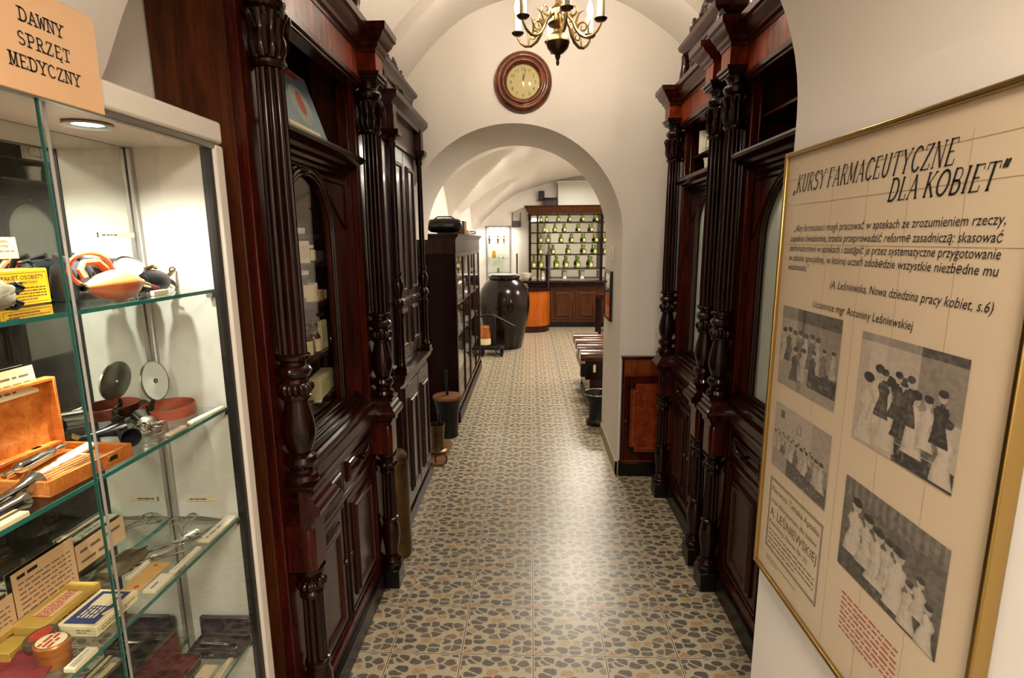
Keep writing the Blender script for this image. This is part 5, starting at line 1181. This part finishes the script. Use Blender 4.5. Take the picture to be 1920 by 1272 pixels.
# ------------------------------------------------------------ second shelf
o = thing('head_mirror', 'doctor head mirror on an upright joint with a red-brown head strap', 'mirror', (-.875, 1.222, S2))
T = look((-.022, -.004, .085), 0, 0, 0) @ Matrix.Rotation(.03, 4, 'Z') @ Matrix.Rotation(PI/2-.16, 4, 'Y')
b = B().lathe([(.004, .0022), (.025, .0006), (.0455, .0022)], n=40, capb=False, capt=False); b.xf(T); b.build('mirror_face', 'mirror', o)
b = B().lathe([(.0455, .003), (.0475, .002), (.0475, -.002), (.043, -.003), (.004, -.004), (.004, .002)], n=40, capb=False, capt=False); b.xf(T); b.build('grey_back', 'steel', o)
b = B(); b.tube([(.0046*cos(t*PI/8), .0046*sin(t*PI/8), .0028) for t in range(16)], .0012, 6, True); b.xf(T); b.build('eye_hole_rim', 'black', o)
b = B(); b.tube([(-.028, -.006, .040), (-.032, -.012, .030), (-.028, -.018, .022), (-.036, -.024, .012)], [.004, .006, .007, .006], 8); b.build('joint', 'bronze', o)
B().tube([(-.040, -.016, .024), (-.024, -.030, .018)], .0045, 8).build('wing_nut', 'bronze', o)
n = 48; b = B()
for k, rr in enumerate((.0575, .0550)):
    for z in (0, .026):
        for i in range(n): b.v.append((rr*cos(2*PI*i/n), 1.04*rr*sin(2*PI*i/n), z))
for i in range(n):
    j = (i+1) % n; b.f += [(i, j, n+j, n+i), (2*n+j, 2*n+i, 3*n+i, 3*n+j), (n+i, n+j, 3*n+j, 3*n+i), (j, i, 2*n+i, 2*n+j)]
b.build('head_strap', 'tan', o, .9)
B().box(-.052, -.036, -.048, -.032, .004, .024).build('strap_plate', 'bronze', o, bevel=.002)
strip('long white label strip in front of the head mirror strap', -.782, -.768, 1.150, 1.272, S2, .006, -.06)
strip('short white label strip in front of the chrome canister syringe', -.784, -.772, 1.073, 1.130, S2, .006, 0)
o = thing('canister_syringe', 'fat chrome syringe cylinder with two finger rings lying on the second shelf', 'syringe', (-.855, 1.112, S2+.001), -.75); o.scale = (.9, .9, .9)
T = Matrix.Translation((0, 0, .0225)) @ Matrix.Rotation(PI/2, 4, 'Y')
b = B().lathe([(.0, -.042), (.020, -.042), (.0222, -.038), (.0222, .028), (.0235, .03), (.0235, .040), (.018, .043), (.008, .044), (.008, .055), (0, .056)], n=32); b.xf(T); b.build('barrel', 'chrome', o)
for s in (-1, 1):
    b = B(); b.tube([(.062+.010*cos(t*PI/9), s*.018+.016*sin(t*PI/9), .026+.008*s*cos(t*PI/9)) for t in range(18)], .0022, 6, True); b.build('finger_ring', 'chrome', o)
b = B(); b.tube([(.074+.012*cos(t*PI/9), .004+.018*sin(t*PI/9), .008) for t in range(18)], .0025, 6, True); b.build('thumb_ring', 'steel', o)
B().tube([(.052, 0, .0225), (.064, .002, .014)], .003, 8).build('plunger_rod', 'brass', o)
o = thing('ear_trumpet', 'black ebonite trumpet with a brass joint behind the wooden instrument case', 'instrument', (-.885, 1.04, S2+.001), 1.1)
b = B().lathe([(.006, -.05), (.007, -.02), (.010, .0), (.017, .022), (.0215, .032), (.019, .032), (.009, .008)], n=24, capt=False); b.xf(Matrix.Translation((0, 0, .022)) @ Matrix.Rotation(PI/2, 4, 'Y')); b.build('horn', 'black', o)
B().tube([(.012, 0, .042), (.022, -.004, .048), (.036, -.004, .040)], [.004, .006, .003], 8).build('lip', 'black', o); B().tube([(-.048, 0, .022), (-.055, .004, .028), (-.060, .008, .022)], [.007, .009, .005], 8).build('joint', 'brass', o)
o = thing('black_funnel', 'grey-black hard rubber funnel lying beside the ear trumpet', 'funnel', (-.832, 1.025, S2+.001), -.5)
b = B().lathe([(.005, -.04), (.006, -.02), (.016, .01), (.020, .024), (.018, .024), (.005, -.01)], n=24, capt=False); b.xf(Matrix.Translation((0, 0, .020)) @ Matrix.Rotation(PI/2, 4, 'Y')); b.build('cone', 'leather', o)
def wooden_case():
    r = thing('instrument_case', 'open orange wooden instrument case holding a chrome syringe and ivory rod', 'case', (-.858, .885, S2), -.05)
    x0, x1, y0, y1, h = -.078, .078, -.088, .088, .027; t = .006
    b = B().box(x0, x1, y0, y1, 0, .004)
    b.box(x0, x0+t, y0, y1, .004, h).box(x1-t, x1, y0, y1, .004, h).box(x0+t, x1-t, y0, y0+t, .004, h).box(x0+t, x1-t, y1-t, y1, .004, h); b.build('tray', 'boxwood', r, .3, bevel=.0008)
    B().box(x0+t, x1-t, y0+t, y1-t, .004, .014).build('lining_block', 'boxwood', r)
    for i in range(5): B().box(.012+.010*i, .014+.010*i, y0+.03, y1-.05, .014, .020).build('rack_slat', 'pale', r)
    B().box(.0, .06, y1-.05, y1-.044, .014, .022).build('divider', 'pale', r); B().box(.02, .05, y0+.012, y0+.026, .014, .0165).build('paper_slip', 'grey', r)
    lid = B(); L = .132
    lid.box(0, .006, y0, y1, 0, L); lid.box(.006, .022, y0, y0+t, 0, L).box(.006, .022, y1-t, y1, 0, L).box(.006, .022, y0+t, y1-t, L-t, L).box(.006, .022, y0+t, y1-t, 0, t)
    lid.xf(look((x0-.004, 0, h-.001), 0, -.0)); lid.build('lid', 'boxwood', r, .3, bevel=.0008)
    for y in (-.05, .04): B().box(x0-.002, x0+.012, y-.010, y+.010, h-.001, h+.005).build('hinge', 'brass', r, bevel=.001)
    B().tube([(x0+.018, -.055, h+L), (x0+.020, -.050, h+L+.008), (x0+.020, -.04, h+L+.008), (x0+.018, -.036, h+L)], .0022, 6).build('clasp', 'chrome', r)
    B().box(x1, x1+.003, .03, .05, .012, .022).build('catch', 'brass', r, bevel=.001)
    s = thing('metal_syringe', 'long chrome syringe lying in the open orange wooden case', 'syringe', (-.885, .885, S2+.017), .12); s.scale = (.9, .88, .9)
    b = B().lathe([(.0, -.085), (.006, -.084), (.006, -.066), (.004, -.062), (.010, -.055), (.0125, -.048), (.0125, .03), (.010, .036), (.006, .042), (.007, .06), (.004, .078), (0, .08)], n=24); b.xf(Matrix.Translation((0, 0, .014)) @ Matrix.Rotation(-PI/2, 4, 'X')); b.build('barrel', 'chrome', s)
    B().box(-.010, .012, -.045, -.040, .0, .008).build('finger_plate', 'steel', s); B().tube([(.010, -.04, .008), (.010, .03, .010)], .003, 8).build('side_rod', 'steel', s)
    s = thing('ivory_rod', 'cream ivory rod with carved end lying in the open wooden case', 'rod', (-.848, .91, S2+.0145), .14)
    b = B().lathe([(.003, -.075), (.005, -.06), (.004, -.05), (.006, -.04), (.004, -.03), (.008, -.022), (.0085, .05), (.007, .056), (0, .058)], n=18); b.xf(Matrix.Translation((0, 0, .009)) @ Matrix.Rotation(-PI/2, 4, 'X')); b.build('rod', 'porc', s)
wooden_case()
o = thing('trumpet_speculum', 'flared chrome speculum tube lying near the wooden case', 'instrument', (-.815, .755, S2), .12); b = B().lathe([(.008, -.07), (.009, .0), (.012, .035), (.019, .048), (.0205, .052), (.018, .051), (.009, .02)], n=24, capt=False); b.xf(Matrix.Translation((0, 0, .021)) @ Matrix.Rotation(-PI/2, 4, 'X')); b.build('tube', 'chrome', o)
o = thing('trumpet_speculum', 'second chrome speculum tube with round open end, in front of the flared one', 'instrument', (-.790, .715, S2), .05); b = B().lathe([(.009, -.06), (.010, .03), (.014, .042), (.013, .042), (.009, .03)], n=24, capt=False); b.xf(Matrix.Translation((0, 0, .0145)) @ Matrix.Rotation(-PI/2, 4, 'X')); b.build('tube', 'chrome', o)
strip('cream label strip at the near front edge of the second shelf under the speculum tubes', -.782, -.766, .58, .738, S2, .007, 0, 'card')
wallcard('caption_card', 'long cream handwritten card standing behind the open wooden case', -.930, .80, .955, S2+.135, S2+.187, 'card', 3, .1, head=1)
# ------------------------------------------------------------ third shelf
strip('wide blank white label strip at the far front corner of the third shelf', -.800, -.772, 1.160, 1.284, S3, .006, -.02)
strip('thin white label strip in front of the scissors on the third shelf', -.788, -.776, 1.034, 1.137, S3, .006, 0)
strip('small white label with grey line next to the yellow envelope', -.800, -.773, .972, 1.030, S3, .007, 0)
strip('thin long white label between the hide purse and the yellow envelope', -.868, -.858, 1.012, 1.102, S3, .007, .0)
strip('little white label lying beside the scalpels at the end of the third shelf', -.846, -.835, 1.165, 1.215, S3, .006, -.3)
strip('white label strip before the round orange tin on the third shelf', -.786, -.766, .765, .815, S3, .008, 0, rows=2)
o = thing('paper_envelope', 'yellow-brown paper envelope with small red crosses on the third shelf', 'envelope', (-.832, 1.030, S3), .0)
B().box(-.020, .020, -.052, .05, 0, .0025).build('envelope', 'manila', o, bevel=.001)
for y, x in ((-.040, .006), (.036, -.006)): B().box(x-.005, x+.005, y-.0016, y+.0016, .0025, .0028).build('red_cross', 'redink', o, 0).parent = o
for y, x in ((-.040, .006), (.036, -.006)): B().box(x-.0016, x+.0016, y-.005, y+.005, .0026, .0029).build('red_cross', 'redink', o, 0)
o = thing('hide_purse', 'worn grey-brown hide pouch with a split side on the third shelf', 'pouch', (-.905, 1.055, S3), .0)
b = B().lathe([(0, -.05), (.026, -.048), (.032, -.03), (.033, .02), (.03, .04), (.022, .052), (0, .053)], n=24, rf=lambda a, j, z: 1+.05*sin(4*a+j)); b.xf(Matrix.Translation((0, 0, .013)) @ Matrix.Rotation(PI/2, 4, 'X') @ Matrix.Diagonal((1, .36, -1, 1))); b.build('pouch', 'purse', o, 1)
b = B(); b.prism([(.008, .010), (.026, .048), (.020, .050)], .0245, .0262); b.build('dark_slit', 'ink', o, 0)
def flatbox(name, lab, x0, x1, y0, y1, h, m, ink, panel, rz=0, extra=None):
    o = thing(name, lab, 'box', ((x0+x1)/2, (y0+y1)/2, S3), rz); w, l = x1-x0, y1-y0
    B().box(-w/2, w/2, -l/2, l/2, 0, h*.75).build('tray', m, o, bevel=.001); B().box(-w/2-.001, w/2+.001, -l/2-.001, l/2+.001, h*.55, h).build('lid', m, o, bevel=.001)
    if panel: B().box(-w/2+.008, w/2-.008, -l/2+panel, l/2-panel, h, h+.0004).build('label_panel', 'cardp' if ink != 'blueink' else ink, o, 0)
    scribble(B(), rgx, l*.6, w*.5, 5, frame_m((w*.25, -l*.3, h+.0006), (0, 1, 0), (-1, 0, 0), .0002), .5).build('print', ink if ink != 'blueink' else 'card', o, 0)
    scribble(B(), rgx, l*.8, h*.5, 2, frame_m((w/2+.001, -l*.4, h*.25), (0, 1, 0), (0, 0, 1), .0003)).build('side_print', 'ink', o, 0)
    if extra: extra(o, w, l, h)
    return o
def bluex(o, w, l, h):
    B().box(-w/2+.018, w/2-.018, .004, l/2-.014, h+.0004, h+.0008).build('text_panel', 'card', o, 0)
    b = B(); b.ribbon([(-.02, -.026), (.0, -.034), (.02, -.026), (.024, -.014)], .007, .0008, (0, 0, h), (0, 1, 0), (-1, 0, 0)); b.build('hand_motif', 'card', o, 0)
    scribble(B(), rgx, .03, .010, 2, frame_m((0, -l/2-.001, h*.3), (1, 0, 0), (0, 0, 1), .0003)).build('end_print', 'ink', o, 0)
flatbox('patent_box', 'cream cardboard box with dark blue printed lid beside the standing handwritten cards', -.870, -.795, .848, .953, .022, 'card', 'blueink', .006, 0, bluex)
flatbox('medicine_box', 'long ochre cardboard box with red printed lid, next to the blue printed box', -.930, -.877, .828, .960, .034, 'ochre', 'redink', .03)
o = flatbox('narrow_box', 'narrow faded ochre box with grey lettering beside the mirror on the third shelf', -.943, -.932, .80, .962, .034, 'ochre', 'inkg', .03)
o = thing('round_tin', 'round orange-brown tin with red printed lid near the front of the third shelf', 'tin', (-.818, .785, S3))
E_ = Matrix.Diagonal((1, .85, 1, 1))
B().lathe([(.024, 0), (.026, .003), (.026, .034)], n=32, capt=False).xf(E_).build('body', 'amberw', o); B().lathe([(.0275, .030), (.0275, .042), (.025, .045), (0, .045)], n=32, capb=False).xf(E_).build('lid', 'amberw', o)
B().lathe([(0, .0454), (.023, .0454)], n=28, capb=False, capt=False).xf(E_).build('lid_label', 'card', o)
scribble(B(), rgx, .034, .026, 3, frame_m((.013, -.017, .0456), (0, 1, 0), (-1, 0, 0), .0002), .6).build('print', 'redink', o, 0)
o = thing('oval_tin', 'dark oval tin with worn red top behind the round orange tin', 'tin', (-.862, .810, S3)); E2 = Matrix.Diagonal((.8, 1.1, 1, 1))
B().lathe([(.024, 0), (.025, .028)], n=28, capt=False).xf(E2).build('body', 'velvetred', o); B().lathe([(.026, .025), (.026, .034), (0, .036)], n=28, capb=False).xf(E2).build('lid', 'purse', o); B().lathe([(0, .0363), (.018, .0363)], n=24, capb=False, capt=False).xf(E2).build('lid_label', 'redink', o)
o = thing('small_carton', 'small plain yellow carton behind the dark oval tin', 'box', (-.905, .795, S3)); B().box(-.018, .018, -.02, .02, 0, .026).build('body', 'ochre', o, bevel=.001); B().box(-.0185, .0185, -.0205, .0205, .018, .0265).build('lid', 'ochre', o, bevel=.001)
o = thing('velvet_cloth', 'crumpled crimson cloth lying at the near end of the third shelf', 'cloth', (-.865, .735, S3+.011)); b = B(); nx = 16
for j in range(nx+1):
    for i in range(nx+1): u, v = i/nx-.5, j/nx-.5; b.v.append((u*.12, v*.11, .002+.005*sin(9*u+4*v)+.004*sin(14*v-5*u)))
b.f = [(j*(nx+1)+i, j*(nx+1)+i+1, (j+1)*(nx+1)+i+1, (j+1)*(nx+1)+i) for j in range(nx) for i in range(nx)]
co = b.build('cloth', 'cloth', o, 1); md = co.modifiers.new('thick', 'SOLIDIFY'); md.thickness = .002
wallcard('caption_card', 'large peach handwritten card standing beside the mirror behind the ochre box', -.938, .848, .980, S3+.002, 1.116, 'cardp', 9, .0, head=1)
wallcard('caption_card', 'peach handwritten card at the near end, next to the large handwritten card', -.938, .735, .845, S3+.002, 1.085, 'cardp', 7, .0, head=1)
wallcard('caption_card', 'long low peach caption card standing behind the hide pouch', -.938, .983, 1.115, 1.035, 1.092, 'cardp', 2, .0)
o = thing('card_riser', 'clear glass riser block behind the handwritten cards on the third shelf', 'stand', (-.9415, .93, S3)); B().box(-.0025, .0025, -.19, .19, 0, .125).build('block', 'shelfglass', o, 0)
strip('blank white strip lying on the glass riser behind the cards', -.944, -.939, .95, 1.065, S3+.126, .004)
def scissors(lab, x, y, rz, s=1.0, curved=0):
    o = thing('surgical_scissors', lab, 'scissors', (x, y, S3+.0028), rz, 'scissors on the third shelf')
    for k in (-1, 1):
        b = B(); z = .003 if k < 0 else .0062
        b.tube([(0, .062*s, z), (k*.0035*s+curved*.004, .03*s, z), (-k*.001, 0, z), (-k*.006*s, -.03*s, z), (-k*.010*s, -.045*s, z)], [.0008, .0026, .003, .0022, .0018], 7)
        rings(b, (-k*.0175*s, -.062*s, z), .0130*s, .0019); b.build('blade_with_ring', 'chrome', o)
    B().lathe([(.0028, .004), (.0032, .0085), (0, .009)], n=12).build('pivot_screw', 'steel', o)
scissors('curved chrome scissors in front of the corner profile on the third shelf', -.868, 1.135, 2.4, 1.0, 1)
scissors('straight chrome scissors with rings toward the mirror on the third shelf', -.868, 1.206, -2.6, 1.05)
scissors('small chrome scissors nearest the hide pouch on the third shelf', -.852, 1.085, -1.0, .9)
o = thing('dressing_forceps', 'long thin steel forceps lying along the end panel of the third shelf', 'forceps', (-.868, 1.270, S3), PI/2-.08)
for k in (-1, 1): B().tube([(k*.001, -.066, .003), (k*.006, -.01, .004), (k*.004, .03, .004), (k*.0008, .07, .003)], [.0022, .003, .0022, .0008], 7).build('arm', 'steel', o)
def flatknife(lab, x, y, rz, L, w):
    o = thing('surgical_knife', lab, 'knife', (x, y, S3), rz); B().prism([(-w*.4, -L*.5), (w*.4, -L*.5), (w*.5, -L*.05), (-w*.5, -L*.05)], 0, .0035).build('handle', 'steel', o, bevel=.0006)
    B().prism([(-w*.3, -L*.05), (w*.3, -L*.05), (w*.55, L*.3), (w*.2, L*.5), (-w*.35, L*.28)], .0008, .0026).build('blade', 'chrome', o); return o
flatknife('broad flat steel knife with polished tip in the middle of the third shelf', -.843, 1.150, 2.75, .115, .018)
flatknife('narrow steel scalpel beside the wide blank label strip', -.812, 1.205, -.25, .105, .008)
flatknife('second steel scalpel lying next to the little white label', -.824, 1.195, -.35, .10, .009)
o = thing('caption_strip', 'narrow cream typed caption stuck on the white end panel above the forceps', 'label', (-.866, YB-.0015, 1.0375)); B().box(-.0385, .0385, -.0015, .0, 0, .011).build('card', 'card', o, 0)
scribble(B(), rgx, .062, .005, 1, frame_m((-.031, -.0015, .003), (1, 0, 0), (0, 0, 1), .0004), .6).build('print', 'ink', o, 0)
# ------------------------------------------------------------ fourth shelf
o = thing('velvet_case', 'small open black case lined in purple velvet holding a chrome syringe, by the end panel', 'case', (-.833, 1.243, S4), 0)
b = B().box(-.068, .068, -.034, .034, 0, .003); b.box(-.068, -.064, -.034, .034, .003, .02).box(.064, .068, -.034, .034, .003, .02).box(-.064, .064, -.034, -.030, .003, .02).box(-.064, .064, .030, .034, .003, .02); b.build('tray', 'leather', o, .3, bevel=.001)
B().box(-.064, .064, -.030, .030, .003, .012).build('velvet_bed', 'velvet', o)
L_ = B().box(-.068, .068, .036, .042, .018, .072).box(-.068, .068, .030, .036, .066, .072).box(-.068, -.064, .030, .036, .018, .066).box(.064, .068, .030, .036, .018, .066); L_.build('lid', 'leather', o, .3, bevel=.0015)
B().box(-.063, .063, .034, .0358, .021, .065).build('lid_lining', 'velvet', o); B().box(-.006, .006, -.036, -.034, .010, .016).build('clasp', 'brass', o)
o = thing('small_syringe', 'tiny chrome syringe with a wire ring lying in the purple velvet case', 'syringe', (-.838, 1.240, S4+.012)); b = B().lathe([(.002, -.045), (.006, -.04), (.006, -.005), (.007, -.004), (.007, .0), (.006, .002), (.006, .024), (.008, .026), (.003, .032), (0, .034)], n=16); b.xf(Matrix.Translation((0, 0, .008)) @ Matrix.Rotation(PI/2, 4, 'Y')); b.build('barrel', 'chrome', o)
b = B(); b.tube([(.045+.014*cos(t*PI/9), -.006+.014*sin(t*PI/9), .006) for t in range(18)], .0013, 6, True); b.build('wire_ring', 'chrome', o); B().tube([(-.05, .014, .004), (.0, .018, .004)], .0015, 6).build('needle', 'chrome', o); B().tube([(-.05, -.016, .004), (-.01, -.012, .004)], .0015, 6).build('needle', 'chrome', o)
o = thing('spectacle_case', 'long open dark case lined in red velvet on the lowest visible shelf', 'case', (-.882, 1.115, S4), .0)
def rr(w, l, k=.014): return [(x*(w/2-k)+k*cos(a), y*(l/2-k)+k*sin(a)) for x, y, a0 in ((1, 1, 0), (-1, 1, 90), (-1, -1, 180), (1, -1, 270)) for a in [math.radians(a0+22.5*i) for i in range(5)]]
B().prism(rr(.062, .17), 0, .022).build('tray', 'leather', o, .3, bevel=.002); B().prism(rr(.054, .162), .022, .0226).build('red_lining', 'velvetred', o, 0)
q = rr(.062, .17); b = B(); b.tube([(x, y, .0225) for x, y in q], .0018, 6, True).build('gilt_rim', 'brass', o)
b = B().prism(rr(.074, .17), -.010, 0); T = look((-.028, 0, .058), 0, -PI/2-.12); b.xf(T @ Matrix.Rotation(PI, 4, 'Y')); b.build('lid', 'leather', o, .3, bevel=.002)
b = B().prism(rr(.066, .162), -.0008, 0); b.xf(look((-.0265, 0, .058), 0, PI/2-.12)); b.build('lid_lining', 'velvetred', o, 0)
b = B(); b.tube([(x, y, 0) for x, y in rr(.072, .168)], .0016, 6, True); b.xf(look((-.0258, 0, .058), 0, PI/2-.12)); b.build('gilt_rim', 'brass', o)
o = thing('eye_glass_cup', 'small clear glass eye-bath cup on a stem in the rear corner of the lowest shelf', 'cup', (-.924, 1.232, S4)); B().lathe([(.010, 0), (.011, .003), (.003, .008), (.004, .022), (.012, .034), (.014, .055), (.013, .055), (.010, .036), (0, .026)], n=20).build('cup', 'clear', o)
o = thing('eye_glass_cup', 'second clear glass cup lying on its side next to the red velvet case lid', 'cup', (-.928, 1.205, S4)); b = B().lathe([(.010, 0), (.012, .002), (.012, .03), (.011, .03), (.010, .004)], n=18, capt=False); b.xf(Matrix.Translation((0, 0, .0125)) @ Matrix.Rotation(PI/2, 4, 'X')); b.build('cup', 'clear', o)
strip('cream square label lying beside the red velvet case on the lowest shelf', -.840, -.805, 1.10, 1.185, S4, .005, .0, 'card', 1)
strip('narrow cream label strip at the front edge of the lowest shelf', -.790, -.778, 1.10, 1.225, S4, .005, 0, 'card')
strip('cream label lying behind the open red velvet case', -.942, -.932, 1.02, 1.16, S4, .005, 0, 'card')

# things set on shelves sit a hair above them
_Z = (S1, S2, S3, S4, 1.735, 1.625, 1.468, 1.262, 1.08, 2.056, 1.857, 1.652, 1.426, 1.152, .93, .13, .45, .80, 1.13, 1.36, 1.07, 1.64, 2.18, 2.057, 2.364, 1.77, S3+.002, S1+.085)
for o in COL.objects:
    if o.parent is None and o.get('category') and any(abs(o.location.z-z) < 1e-4 for z in _Z): o.location.z += .0007
